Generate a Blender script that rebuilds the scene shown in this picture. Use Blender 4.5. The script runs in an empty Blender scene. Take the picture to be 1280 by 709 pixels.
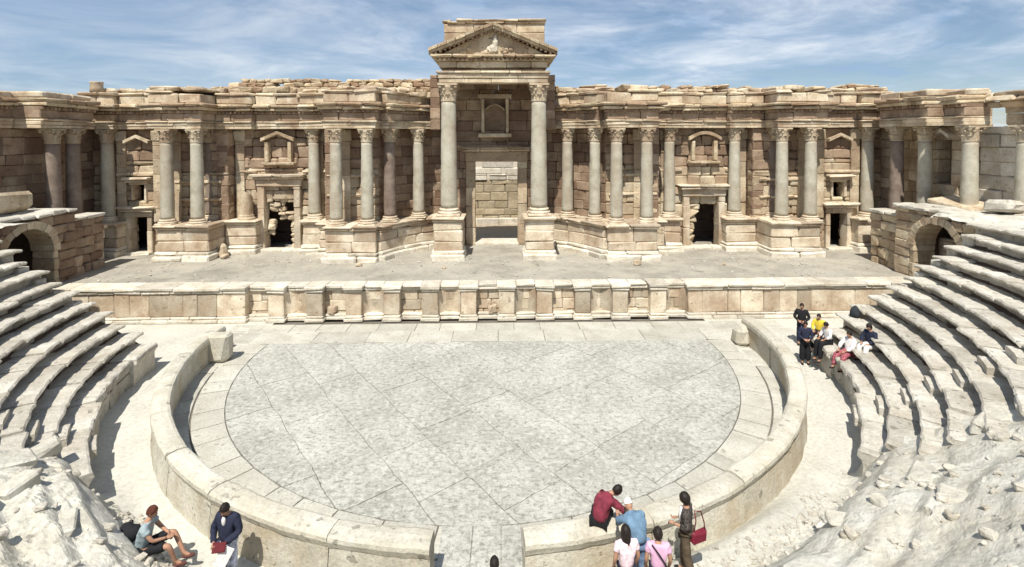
import bpy, math, random
from math import sin, cos, pi, radians as rad, sqrt, atan2, hypot, floor
from mathutils import Vector, noise, Matrix
random.seed(7)
SC = bpy.context.scene
COL = SC.collection

# ------------------------------------------------------------------ camera
F_PX, TH, PSI, ROLL = 644.75, .023, .0185, -.0028
CAM = Vector((.60, -21.09, 8.9))
cd = bpy.data.cameras.new('camera'); co = bpy.data.objects.new('camera', cd); COL.objects.link(co)
cd.sensor_width = 36; cd.lens = F_PX/1280*36
cd.shift_y = -(354.5-(170+F_PX*math.tan(TH)))/1280
cd.clip_end = 3000; cd.clip_start = .05
fw = Vector((sin(PSI)*cos(TH), cos(PSI)*cos(TH), -sin(TH)))
q = fw.to_track_quat('-Z', 'Y')
co.rotation_mode = 'QUATERNION'
co.rotation_quaternion = q @ Matrix.Rotation(ROLL, 3, 'Z').to_quaternion()
co.location = CAM
SC.camera = co
# ------------------------------------------------------------------ light
SUNV = Vector((-.14, -.60, 1)).normalized()
EL = math.asin(SUNV.z)
w = bpy.data.worlds.new('World'); SC.world = w; w.use_nodes = True
nt = w.node_tree; nt.nodes.clear()
def N(t, typ, **k):
    n = t.nodes.new(typ)
    for a, v in k.items():
        if a.startswith('i_'): n.inputs[int(a[2:])].default_value = v
        else: setattr(n, a, v)
    return n
def ramp(t, pts, src=None, interp='LINEAR'):
    r = t.nodes.new('ShaderNodeValToRGB'); e = r.color_ramp.elements; r.color_ramp.interpolation = interp
    while len(e) < len(pts): e.new(.5)
    for el, (p, c) in zip(e, pts):
        el.position = p; el.color = (c, c, c, 1) if not hasattr(c, '__len__') else (*c, 1)
    if src is not None: t.links.new(src, r.inputs[0])
    return r
def mixc(t, fac, a, b, mode='MIX'):
    m = t.nodes.new('ShaderNodeMix'); m.data_type = 'RGBA'; m.blend_type = mode
    for s, v in ((m.inputs[0], fac), (m.inputs[6], a), (m.inputs[7], b)):
        if hasattr(v, 'links'): t.links.new(v, s)
        elif hasattr(v, '__len__'): s.default_value = (*v, 1)
        else: s.default_value = v
    return m.outputs[2]
sky = N(nt, 'ShaderNodeTexSky', sky_type='NISHITA', sun_disc=False, sun_elevation=EL,
        sun_rotation=atan2(SUNV.x, SUNV.y) % (2*pi), altitude=400, air_density=1.0, dust_density=.4, ozone_density=2.2)
tc = N(nt, 'ShaderNodeTexCoord')
sep = N(nt, 'ShaderNodeSeparateXYZ'); nt.links.new(tc.outputs['Generated'], sep.inputs[0])
# cloud layer: direction projected on a flat sheet high above, so that clouds shrink towards the horizon
mz = N(nt, 'ShaderNodeMath', operation='ADD'); nt.links.new(sep.outputs[2], mz.inputs[0]); mz.inputs[1].default_value = .10
dx = N(nt, 'ShaderNodeMath', operation='DIVIDE'); dy = N(nt, 'ShaderNodeMath', operation='DIVIDE')
nt.links.new(sep.outputs[0], dx.inputs[0]); nt.links.new(mz.outputs[0], dx.inputs[1])
nt.links.new(sep.outputs[1], dy.inputs[0]); nt.links.new(mz.outputs[0], dy.inputs[1])
cx = N(nt, 'ShaderNodeCombineXYZ'); nt.links.new(dx.outputs[0], cx.inputs[0]); nt.links.new(dy.outputs[0], cx.inputs[1])
n1 = N(nt, 'ShaderNodeTexNoise'); n1.inputs['Scale'].default_value = .85; n1.inputs['Detail'].default_value = 9
n1.inputs['Roughness'].default_value = .62; n1.inputs['Distortion'].default_value = .5
nt.links.new(cx.outputs[0], n1.inputs['Vector'])
n2 = N(nt, 'ShaderNodeTexNoise'); n2.inputs['Scale'].default_value = 2.4; n2.inputs['Detail'].default_value = 6
nt.links.new(cx.outputs[0], n2.inputs['Vector'])
r1 = ramp(nt, [(.38, 0.0), (.52, .45), (.66, 1)], n1.outputs[0])
r2 = ramp(nt, [(.52, 0.0), (.62, .95)], n2.outputs[0])
# a thin milky veil, thicker to the left
xr = N(nt, 'ShaderNodeMapRange'); nt.links.new(sep.outputs[0], xr.inputs[0])
xr.inputs[1].default_value = -.75; xr.inputs[2].default_value = .75; xr.inputs[3].default_value = .50; xr.inputs[4].default_value = .12
veil = mixc(nt, xr.outputs[0], (0, 0, 0), (1, 1, 1))
c1 = mixc(nt, 1.0, r1.outputs[0], r2.outputs[0], 'SCREEN')
zf = ramp(nt, [(0.0, .62), (.25, .75), (.6, .5)], sep.outputs[2])
c1 = mixc(nt, 1.0, c1, zf.outputs[0], 'MULTIPLY')
xc = N(nt, 'ShaderNodeMapRange'); nt.links.new(sep.outputs[0], xc.inputs[0])
xc.inputs[1].default_value = -.5; xc.inputs[2].default_value = .1; xc.inputs[3].default_value = .30; xc.inputs[4].default_value = 1.0
c1 = mixc(nt, 1.0, c1, xc.outputs[0], 'MULTIPLY')
fac = mixc(nt, 1.0, c1, veil, 'SCREEN')
cloud = mixc(nt, r1.outputs[0], (3.7, 5.4, 7.9), (9.6, 10.2, 11.0))
skc = mixc(nt, fac, sky.outputs[0], cloud)
bg = N(nt, 'ShaderNodeBackground'); bg.inputs[1].default_value = .078
nt.links.new(skc, bg.inputs[0])
ow = N(nt, 'ShaderNodeOutputWorld'); nt.links.new(bg.outputs[0], ow.inputs[0])
sl = bpy.data.lights.new('sun', 'SUN'); sl.energy = 4.9; sl.angle = rad(.53); sl.color = (1, .95, .855)
so = bpy.data.objects.new('sun', sl); COL.objects.link(so)
so.rotation_mode = 'QUATERNION'; so.rotation_quaternion = SUNV.to_track_quat('Z', 'Y'); so.location = (-20, -20, 40)
SC.view_settings.view_transform = 'Standard'; SC.view_settings.look = 'None'; SC.view_settings.exposure = .26
SC.view_settings.gamma = 1; SC.view_settings.use_curve_mapping = False

# ------------------------------------------------------------------ materials
def stone(name, ca, cb, cc, isl=.22, ns=1.3, fine=14., bump=.5, pit=.35, stain=None, stain_amt=.5, tint=None, rough=.92, bd=.03):
    ca, cb, cc = (tuple(x*.78 for x in q_) for q_ in (ca, cb, cc)); stain = stain and tuple(x*.78 for x in stain); tint = tint and tuple(x*.78 for x in tint)
    m = bpy.data.materials.new(name); m.use_nodes = True; t = m.node_tree; t.nodes.clear()
    tc = N(t, 'ShaderNodeTexCoord'); P = tc.outputs['Object']
    g = N(t, 'ShaderNodeNewGeometry')
    a = N(t, 'ShaderNodeTexNoise'); a.inputs['Scale'].default_value = ns; a.inputs['Detail'].default_value = 7; a.inputs['Roughness'].default_value = .62
    t.links.new(P, a.inputs['Vector'])
    b = N(t, 'ShaderNodeTexNoise'); b.inputs['Scale'].default_value = fine; b.inputs['Detail'].default_value = 6; b.inputs['Roughness'].default_value = .7
    t.links.new(P, b.inputs['Vector'])
    r = ramp(t, [(.3, ca), (.5, cb), (.7, cc)], a.outputs[0])
    c = r.outputs[0]
    ri = ramp(t, [(0, 1-isl*1.5), (.5, 1.0), (1, 1+isl)], g.outputs['Random Per Island'])
    c = mixc(t, 1.0, c, ri.outputs[0], 'MULTIPLY')
    if tint:
        wn = N(t, 'ShaderNodeTexWhiteNoise', noise_dimensions='1D'); t.links.new(g.outputs['Random Per Island'], wn.inputs['W'])
        rt = ramp(t, [(.45, 0.), (.8, .55), (1, .95)], wn.outputs['Value'])
        c = mixc(t, rt.outputs[0], c, tint)
    rf = ramp(t, [(.25, .62), (.5, 1.), (.8, 1.22)], b.outputs[0])
    c = mixc(t, .85, c, rf.outputs[0], 'MULTIPLY')
    v = N(t, 'ShaderNodeTexVoronoi'); v.inputs['Scale'].default_value = fine*.45; t.links.new(P, v.inputs['Vector'])
    n3 = N(t, 'ShaderNodeTexNoise'); n3.inputs['Scale'].default_value = fine*.35; n3.inputs['Detail'].default_value = 4; t.links.new(P, n3.inputs['Vector'])
    rp = ramp(t, [(.30, 1.), (.36, 0.)], n3.outputs[0])
    m1 = N(t, 'ShaderNodeMath', operation='MULTIPLY'); t.links.new(rp.outputs[0], m1.inputs[0]); m1.inputs[1].default_value = pit
    c = mixc(t, m1.outputs[0], c, tuple(x*.35 for x in ca))
    if stain:
        s = N(t, 'ShaderNodeTexNoise'); s.inputs['Scale'].default_value = .7; s.inputs['Detail'].default_value = 5; s.inputs['Roughness'].default_value = .6
        mp = N(t, 'ShaderNodeMapping'); mp.inputs['Scale'].default_value = (1, 1, .55); mp.inputs['Location'].default_value = (7, 3, 2)
        t.links.new(P, mp.inputs[0]); t.links.new(mp.outputs[0], s.inputs['Vector'])
        rs = ramp(t, [(.46, 0.), (.62, stain_amt)], s.outputs[0])
        c = mixc(t, rs.outputs[0], c, stain)
    bs = N(t, 'ShaderNodeBsdfPrincipled'); bs.inputs['Roughness'].default_value = rough; bs.inputs['Specular IOR Level'].default_value = .2
    t.links.new(c, bs.inputs['Base Color'])
    s1 = N(t, 'ShaderNodeMath', operation='MULTIPLY_ADD'); t.links.new(a.outputs[0], s1.inputs[0]); s1.inputs[1].default_value = 2.2
    t.links.new(b.outputs[0], s1.inputs[2])
    s2 = N(t, 'ShaderNodeMath', operation='MULTIPLY_ADD'); t.links.new(rp.outputs[0], s2.inputs[0]); s2.inputs[1].default_value = -.5
    t.links.new(s1.outputs[0], s2.inputs[2])
    bp = N(t, 'ShaderNodeBump'); bp.inputs['Strength'].default_value = bump; bp.inputs['Distance'].default_value = bd
    t.links.new(s2.outputs[0], bp.inputs['Height']); t.links.new(bp.outputs[0], bs.inputs['Normal'])
    o = N(t, 'ShaderNodeOutputMaterial'); t.links.new(bs.outputs[0], o.inputs[0])
    return m
def plain(name, c, rough=.8, var=.15, sc=20):
    m = bpy.data.materials.new(name); m.use_nodes = True; t = m.node_tree
    b = t.nodes['Principled BSDF']; b.inputs['Roughness'].default_value = rough; b.inputs['Specular IOR Level'].default_value = .25
    n = N(t, 'ShaderNodeTexNoise'); n.inputs['Scale'].default_value = sc; n.inputs['Detail'].default_value = 4
    tc = N(t, 'ShaderNodeTexCoord'); t.links.new(tc.outputs['Object'], n.inputs['Vector'])
    r = ramp(t, [(.3, tuple(x*(1-var) for x in c)), (.7, tuple(min(1, x*(1+var)) for x in c))], n.outputs[0])
    t.links.new(r.outputs[0], b.inputs['Base Color'])
    return m
M = {}
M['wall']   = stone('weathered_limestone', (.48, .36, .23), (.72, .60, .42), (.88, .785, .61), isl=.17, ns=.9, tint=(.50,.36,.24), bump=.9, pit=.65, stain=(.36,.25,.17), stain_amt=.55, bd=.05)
M['redwall']= stone('shade_browned_limestone', (0.27, 0.185, 0.125), (0.43, 0.31, 0.215), (0.6, 0.47, 0.34), isl=.17, ns=.9, tint=(.25,.155,.105), bump=.8, pit=.55, bd=.05)  # weathered stone with the red-brown of shaded walls put into its colour
M['trim']   = stone('carved_limestone', (0.5, 0.385, 0.25), (0.72, 0.6, 0.43), (0.86, 0.77, 0.6), isl=.16, ns=1.2, bump=.7, pit=.45, stain=(.32,.19,.12), stain_amt=.55)
M['column_red'] = stone('shade_toned_column_stone', (.20,.145,.115), (.29,.225,.18), (.40,.33,.27), isl=.07, ns=1.4, fine=20, bump=.4, pit=.3)  # darker copy of the column stone, shade under the entablature painted in
M['podium'] = stone('podium_limestone', (0.52, 0.42, 0.3), (0.73, 0.625, 0.475), (0.86, 0.78, 0.63), isl=.22, ns=1.1, bump=.8, pit=.5, stain=(.40,.25,.15), stain_amt=.55)
M['plinth'] = stone('bleached_limestone', (0.62, 0.54, 0.42), (0.8, 0.735, 0.61), (0.92, 0.875, 0.77), isl=.14, ns=1.5, bump=.8, pit=.45)
M['column'] = stone('grey_column_stone', (0.46, 0.41, 0.31), (0.58, 0.54, 0.43), (0.7, 0.655, 0.545), isl=.07, ns=1.4, fine=20, bump=.35, pit=.25, stain=(.44,.33,.24), stain_amt=.5)
M['cornice']= stone('cornice_limestone', (0.43, 0.3, 0.18), (0.68, 0.55, 0.37), (0.86, 0.75, 0.56), isl=.17, ns=1.3, bump=1.0, pit=.7, tint=(.36,.22,.14), bd=.05)
M['seat']   = stone('seat_limestone', (.54,.49,.395), (.73,.685,.59), (.86,.825,.735), isl=.12, ns=1.0, fine=11, bump=1.0, pit=.6, stain=(.46,.40,.32), stain_amt=.3, bd=.05)
M['rubble'] = stone('rubble_limestone', (.55,.52,.43), (.73,.705,.615), (.84,.82,.74), isl=.10, ns=1.2, fine=7, bump=.75, pit=.6, stain=(.58,.53,.42), stain_amt=.4, bd=.07)
M['parapet']= stone('parapet_limestone', (0.54, 0.5, 0.4), (0.68, 0.645, 0.54), (0.79, 0.76, 0.67), isl=.10, ns=1.0, fine=12, bump=1.0, pit=.6, stain=(.50,.38,.23), stain_amt=.55)
M['coping'] = stone('coping_limestone', (.57,.53,.43), (.72,.685,.575), (.82,.79,.69), isl=.07, ns=1.0, fine=12, bump=.9, pit=.55, stain=(.55,.47,.34), stain_amt=.35)
M['stage']  = stone('stage_gravel', (.35,.325,.27), (.435,.405,.345), (.53,.50,.43), isl=0, ns=.35, fine=6, bump=.8, pit=.45, stain=(.56,.52,.43), stain_amt=.7)
M['earth']  = stone('desert_earth', (.40,.33,.24), (.50,.42,.31), (.56,.48,.37), isl=0, ns=.1, fine=3, bump=.5, pit=.2)
M['walk']   = stone('walkway_dust', (.60,.58,.505), (.69,.67,.59), (.76,.74,.66), isl=0, ns=.7, fine=9, bump=.4, pit=.2)
M['band']   = stone('orchestra_band_stone', (.50,.475,.40), (.61,.59,.51), (.69,.675,.60), isl=.08, ns=1.0, fine=14, bump=.6, pit=.45)
M['far']    = stone('sunlit_back_wall', (.42,.34,.22), (.52,.43,.29), (.60,.51,.37), isl=.12, ns=1.2, fine=9, bump=.8, pit=.5)
M['dark']   = stone('door_gloom_stone', (.10,.075,.06), (.14,.10,.08), (.18,.13,.10), isl=.1)  # gloom of rooms and tunnels put into the stone's near-black colour

def paving_mat():
    m = stone('orchestra_paving', (.45,.44,.385), (.59,.58,.515), (.73,.72,.65), isl=.06, ns=.5, fine=16, bump=.9, pit=.2, bd=.03)
    t = m.node_tree; bs = [n for n in t.nodes if n.type == 'BSDF_PRINCIPLED'][0]
    c = bs.inputs['Base Color'].links[0].from_socket
    tc = [n for n in t.nodes if n.type == 'TEX_COORD'][0]
    # worn dark flecks stretched along the tooling of the slabs
    for (ang, sc, th, amt) in ((.5, (4, 9, 1), .575, .6), (-.5, (9, 4.5, 1), .58, .55), (.05, (6, 14, 1), .585, .5)):
        mp = N(t, 'ShaderNodeMapping'); mp.inputs['Rotation'].default_value = (0, 0, ang); mp.inputs['Scale'].default_value = sc
        t.links.new(tc.outputs['Object'], mp.inputs[0])
        n = N(t, 'ShaderNodeTexNoise'); n.inputs['Scale'].default_value = 1; n.inputs['Detail'].default_value = 5; n.inputs['Roughness'].default_value = .68
        t.links.new(mp.outputs[0], n.inputs['Vector'])
        r = ramp(t, [(th-.05, 0.), (th+.05, amt)], n.outputs[0])
        c = mixc(t, r.outputs[0], c, (.19,.19,.17))
    n = N(t, 'ShaderNodeTexNoise'); n.inputs['Scale'].default_value = 6; n.inputs['Detail'].default_value = 6
    t.links.new(tc.outputs['Object'], n.inputs['Vector'])
    r = ramp(t, [(.50, 0.), (.66, .5)], n.outputs[0])
    c = mixc(t, r.outputs[0], c, (.62,.62,.56))
    t.links.new(c, bs.inputs['Base Color'])
    return m
M['paving'] = paving_mat()

# ------------------------------------------------------------------ mesh helpers
def tag(o, label=None, cat=None, group=None, kind=None):
    if label: o['label'] = label
    if cat: o['category'] = cat
    if group: o['group'] = group
    if kind: o['kind'] = kind
    return o
def empty(name, loc, label, cat, group=None):
    o = bpy.data.objects.new(name, None); COL.objects.link(o); o.location = loc; o.empty_display_size = .3
    return tag(o, label, cat, group)
ORG = {}
def root_of(o):
    while o.parent: o = o.parent
    return o
def link(name, me, parent=None):
    o = bpy.data.objects.new(name, me); COL.objects.link(o)
    if parent is not None:
        o.parent = parent
        if parent.parent is None and parent.type == 'EMPTY' and not parent.get('rot'):
            o.location = -parent.location      # meshes are written in world coordinates
    return o
class MB:
    def __init__(s): s.v = []; s.f = []; s.sm = []
    def add(s, vs, fs, smooth=False):
        b = len(s.v); s.v += [tuple(p) for p in vs]; s.f += [tuple(i+b for i in f) for f in fs]; s.sm += [smooth]*len(fs)
    def build(s, name, mat, parent=None, label=None, kind=None, mesh_only=False):
        me = bpy.data.meshes.new(name); me.from_pydata(s.v, [], s.f); me.materials.append(mat)
        me.polygons.foreach_set('use_smooth', s.sm); me.update()
        if mesh_only: return me
        o = link(name, me, parent)
        if label: o['label'] = label
        if kind: o['kind'] = kind
        return o
    # chamfered block with slightly knocked-about corners
    def block(s, x0, x1, y0, y1, z0, z1, ch=.03, jit=.015, fm=None, rnd=random):
        X, Y, Z = (x0, x1), (y0, y1), (z0, z1); vs = []; idx = {}
        dx, dy, dz = abs(x1-x0), abs(y1-y0), abs(z1-z0)
        ch = min(ch, dx*.3, dy*.3, dz*.3)
        for i in (0, 1):
            for j in (0, 1):
                for k in (0, 1):
                    sx, sy, sz = (1-2*i), (1-2*j), (1-2*k)
                    jx, jy, jz = (rnd.uniform(-jit, jit) for _ in range(3))
                    c = ch*rnd.uniform(.5, 1.7)
                    c = min(c, dx*.42, dy*.42, dz*.42)
                    for a in range(3):
                        p = [X[i]+jx, Y[j]+jy, Z[k]+jz]
                        if a != 0: p[0] += sx*c
                        if a != 1: p[1] += sy*c
                        if a != 2: p[2] += sz*c
                        idx[i, j, k, a] = len(vs); vs.append(p)
        fs = []
        def q4(a, *ks): fs.append([idx[(*k, a)] for k in ks])
        for i in (0, 1): q4(0, *([(i,0,0),(i,0,1),(i,1,1),(i,1,0)] if i == 0 else [(i,0,0),(i,1,0),(i,1,1),(i,0,1)]))
        for j in (0, 1): q4(1, *([(0,j,0),(1,j,0),(1,j,1),(0,j,1)] if j == 0 else [(0,j,0),(0,j,1),(1,j,1),(1,j,0)]))
        for k in (0, 1): q4(2, *([(0,0,k),(0,1,k),(1,1,k),(1,0,k)] if k == 0 else [(0,0,k),(1,0,k),(1,1,k),(0,1,k)]))
        for i in (0, 1):
            for j in (0, 1):
                f = [idx[i,j,0,0], idx[i,j,1,0], idx[i,j,1,1], idx[i,j,0,1]]; fs.append(f if (i+j) % 2 else f[::-1])
        for i in (0, 1):
            for k in (0, 1):
                f = [idx[i,0,k,0], idx[i,1,k,0], idx[i,1,k,2], idx[i,0,k,2]]; fs.append(f[::-1] if (i+k) % 2 else f)
        for j in (0, 1):
            for k in (0, 1):
                f = [idx[0,j,k,1], idx[1,j,k,1], idx[1,j,k,2], idx[0,j,k,2]]; fs.append(f if (j+k) % 2 else f[::-1])
        for i in (0, 1):
            for j in (0, 1):
                for k in (0, 1):
                    f = [idx[i,j,k,0], idx[i,j,k,1], idx[i,j,k,2]]; fs.append(f[::-1] if (i+j+k) % 2 else f)
        if fm: vs = [fm(*p) for p in vs]
        s.add(vs, fs)
    # straight or curved course of blocks: u along, v depth, z up
    def course(s, u0, u1, v0, v1, z0, z1, L=1.1, ch=.035, jit=.015, fm=None, vj=.03, gap=.008, miss=0):
        if u1-u0 < .05: return
        n = max(1, round((u1-u0)/(L*random.uniform(.85, 1.15)))); cuts = [u0]
        for i in range(1, n): cuts.append(u0+(u1-u0)*(i+random.uniform(-.28, .28))/n)
        cuts.append(u1)
        for a, b in zip(cuts, cuts[1:]):
            if miss and random.random() < miss: continue
            o = random.uniform(-vj, vj)
            s.block(a+gap/2, b-gap/2, v0+o, v1, z0, z1, ch, jit, fm)
    def wall(s, u0, u1, v0, v1, z0, z1, h=.55, L=1.1, holes=(), fm=None, vj=.03, ch=.035, jit=.015, rag=0, miss=0):
        z = z0
        while z < z1-.08:
            hh = h*random.uniform(.8, 1.2)
            # snap to the tops and bottoms of openings
            for (a, b, c, d) in holes:
                for t in (c, d):
                    if z+.1 < t < z+hh+.22: hh = t-z
            zt = min(z+hh, z1)
            if z1-zt < .12: zt = z1
            segs = [(u0, u1)]
            for (a, b, c, d) in holes:
                if c < zt-.02 and d > z+.02:
                    ns = []
                    for (p, r) in segs:
                        if b <= p or a >= r: ns.append((p, r)); continue
                        if a > p: ns.append((p, a))
                        if b < r: ns.append((b, r))
                    segs = ns
            for (p, r) in segs:
                m = miss if zt < z1-.3 else miss
                if rag and zt >= z1-rag: m = .4
                s.course(p, r, v0, v1, z, zt-.006, L, ch, jit, fm, vj, miss=m)
            z = zt
    def lathe(s, prof, c=(0, 0, 0), n=20, smooth=True, jit=0):
        b = []; fs = []
        for (r, z) in prof:
            for i in range(n):
                a = 2*pi*i/n; rr = r+(random.uniform(-jit, jit) if jit else 0)
                b.append((c[0]+rr*cos(a), c[1]+rr*sin(a), c[2]+z))
        for k in range(len(prof)-1):
            for i in range(n):
                j = (i+1) % n; fs.append((k*n+i, k*n+j, (k+1)*n+j, (k+1)*n+i))
        fs.append(tuple(range(n))[::-1]); fs.append(tuple((len(prof)-1)*n+i for i in range(n)))
        s.add(b, fs, smooth)
    # profile [(v,z)] swept along u with n sections; noise pushes the edge about
    def sweep(s, prof, u0, u1, n, fm, amp=.02, fr=1.7, jz=0, jv=0, seed=0, skew=0):
        k = len(prof); vs = []; fs = []
        for i in range(n+1):
            u = u0+(u1-u0)*i/n
            for j, (v, z) in enumerate(prof):
                uu = u+skew*(v-prof[0][0])
                p = Vector(fm(uu, v, z))
                d = noise.noise_vector(p*fr+Vector((seed, 0, 0)))
                d2 = noise.noise_vector(p*fr*3.3+Vector((seed, 5, 0)))
                # rounded end corners
                e = .0
                if i in (0, n): e = .02
                x, y, zz = fm(uu, v+jv+d.y*amp+d2.x*amp*.5, z+jz+d.z*amp+d2.z*amp*.5-e)
                vs.append((x, y, zz))
        for i in range(n):
            for j in range(k):
                j2 = (j+1) % k
                fs.append((i*k+j, i*k+j2, (i+1)*k+j2, (i+1)*k+j))
        fs.append(tuple(range(k))[::-1]); fs.append(tuple(n*k+j for j in range(k)))
        s.add(vs, fs)
    def prism(s, pts, z0, z1):
        n = len(pts); s.add([(x, y, z0) for x, y in pts]+[(x, y, z1) for x, y in pts],
                            [tuple(range(n))[::-1], tuple(range(n, 2*n))]+[(i, (i+1) % n, n+(i+1) % n, n+i) for i in range(n)])
    def blob(s, c, r, seed=0, amp=.3, n=10, m=7, smooth=False, flat=.7):
        vs = []; fs = []
        for i in range(m+1):
            th = pi*i/m
            for j in range(n):
                ph = 2*pi*j/n
                d = Vector((sin(th)*cos(ph), sin(th)*sin(ph), cos(th)))
                k = 1+amp*noise.noise(d*1.4+Vector((seed*3.1, seed, 0)))+amp*.4*noise.noise(d*3.3+Vector((seed, 0, 4)))
                vs.append((c[0]+d.x*r[0]*k, c[1]+d.y*r[1]*k, c[2]+d.z*r[2]*k))
        for i in range(m):
            for j in range(n):
                j2 = (j+1) % n; fs.append((i*n+j, (i+1)*n+j, (i+1)*n+j2, i*n+j2))
        s.add(vs, fs, smooth)
    # angular broken stone: a block, turned and knocked about
    def rock(s, c, sz, rz=0, jit=.25):
        t = MB(); m_ = min(sz)
        t.block(-sz[0]/2, sz[0]/2, -sz[1]/2, sz[1]/2, 0, sz[2], ch=m_*.22, jit=m_*jit)
        ca, sa = cos(rz), sin(rz); tx = random.uniform(-.12, .12); ty = random.uniform(-.12, .12)
        s.add([(c[0]+x*ca-y*sa, c[1]+x*sa+y*ca, c[2]+z+x*tx+y*ty) for x, y, z in t.v], t.f)
def smoothstep(a, b, x):
    t = max(0, min(1, (x-a)/(b-a))); return t*t*(3-2*t)
def pol(az, r): return r*cos(az), r*sin(az)
YS = 3.6          # front of the stage
ZS = 1.7          # stage floor
ROW1, TREAD, RISE, Z1 = 12.75, .58, .40, 1.0
AZR, AZL = rad(-42.5), rad(-135)

# ------------------------------------------------------------------ the ground
mb = MB(); mb.add([(-900, -900, -.3), (900, -900, -.3), (900, 1500, -.3), (-900, 1500, -.3)], [(0, 1, 2, 3)])
mb.build('ground', M['earth'], kind='structure')
mb = MB(); mb.add([(-60, 14.0, 1.45), (60, 14.0, 1.45), (60, 60, 1.45), (-60, 60, 1.45)], [(0, 1, 2, 3)])
mb.build('courtyard_ground', M['earth'], kind='structure')

def fbm(x, y, z=0, o=4):
    a = 0; s = 1; f = 1
    for _ in range(o): a += s*noise.noise(Vector((x*f, y*f, z+f))); s *= .5; f *= 2.03
    return a
def blocky(x, y, sc):
    # random height of the nearest cell, and closeness to the cell border
    v = noise.voronoi(Vector((x*sc, y*sc, 3.3)))
    p = v[1][0]; h = noise.noise(p*7.7); return h, v[0][1]-v[0][0]
def slope_z(R, az):
    x, y = pol(az, R)
    # debris spilling onto the walk at the right front
    deg = math.degrees(az)
    bump = .42*smoothstep(-38, -60, deg)*(1-smoothstep(-74, -92, deg))*smoothstep(11.2, 11.9, R)
    bumpl = .45*smoothstep(-140, -128, deg)*(1-smoothstep(-122, -108, deg))*smoothstep(11.9, 12.7, R)
    if R < 12.2: return max(bump, bumpl)+.02*fbm(x*1.2, y*1.2)+.005
    n = fbm(x*.5, y*.5, 2, 3)
    s = (R-ROW1+.10+n*.22)/TREAD
    if s < 0: st = 0
    else:
        fr = s-floor(s); st = floor(s)+smoothstep(.0, .42, fr)
    lin = max(0, s)
    wgt = .12+.55*smoothstep(-.25, .35, fbm(x*.33, y*.33, 9, 3))*(.6+.4*smoothstep(-90, -120, deg))
    z = RISE*(wgt*st+(1-wgt)*lin)+.06*smoothstep(0, 1, R-12.4)
    h, e = blocky(x, y, .9)
    h2, e2 = blocky(x+9, y, 2.1)
    k = smoothstep(12.3, 13.6, R)
    rg = smoothstep(-.1, .5, fbm(x*.4, y*.4, 17, 2))
    dd = abs(deg+90); off = .12+(.48 if deg > -90 else .62)*smoothstep(20, 44, dd)
    z += off*smoothstep(12.45, 13.35, R)
    lf = smoothstep(-95, -115, deg)
    z += k*((.03+.07*lf+.01*rg)*h+(.014+.04*lf)*h2-(.04+.03*lf)*(1-smoothstep(0, .06, e))*smoothstep(-.1, .3, h)-.03*lf*(1-smoothstep(0, .10, e2)))
    z += k*(.012+.012*lf)*fbm(x*2.4, y*2.4, 5, 3)+.008*fbm(x*6, y*6, 7, 2)
    near = min(z, 7.1+.1*n)
    return max(near, 0)+max(bump, bumpl)*(1-smoothstep(13.2, 15, R))
def polar_field(name, mat, az0, az1, na, r0, r1, nr, zf, kind='structure', smooth=True):
    mb = MB(); vs = []; fs = []
    for i in range(na+1):
        a = az0+(az1-az0)*i/na
        for j in range(nr+1):
            r = r0+(r1-r0)*j/nr; x, y = pol(a, r); vs.append((x, y, zf(r, a)))
    for i in range(na):
        for j in range(nr):
            k = i*(nr+1)+j; fs.append((k, k+nr+1, k+nr+2, k+1))
    fs = [f[::-1] for f in fs]
    mb.add(vs, fs, smooth); return mb.build(name, mat, kind=kind)
# walk between parapet and seats, runs all round to the stage
polar_field('walkway', M['walk'], rad(-215), rad(35), 420, 11.2, 12.35, 14, slope_z)
polar_field('walkway', M['walk'], rad(-186), rad(-134), 60, 12.34, 13.2, 4, lambda R, a: .004)
polar_field('walkway', M['walk'], rad(-44), rad(6), 60, 12.34, 13.2, 4, lambda R, a: .004)
polar_field('rubble_slope', M['rubble'], rad(-138.5), rad(-39.0), 620, 12.3, 23.2, 230, slope_z, smooth=False)
mb = MB()
# parodos floors out to the side arches
for s in (-1, 1):
    mb.add([(s*10.3, -1.6, .003), (s*24, -1.6, .003), (s*24, YS+.2, .003), (s*10.3, YS+.2, .003)], [(0, 1, 2, 3) if s > 0 else (3, 2, 1, 0)])
    vs = []; fs = []
mb.build('passage_floor', M['walk'], kind='structure')

# ------------------------------------------------------------------ orchestra floor
YCH = 1.07; RD = 9.5
mb = MB()
mb.add([(-11.6, -12.4, -.03), (11.6, -12.4, -.03), (11.6, YS+.1, -.03), (-11.6, YS+.1, -.03)], [(0, 1, 2, 3)])
mb.build('orchestra_bedding', stone('joint_dirt', (.16,.145,.12), (.20,.18,.15), (.25,.23,.2), isl=0), kind='structure')
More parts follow.
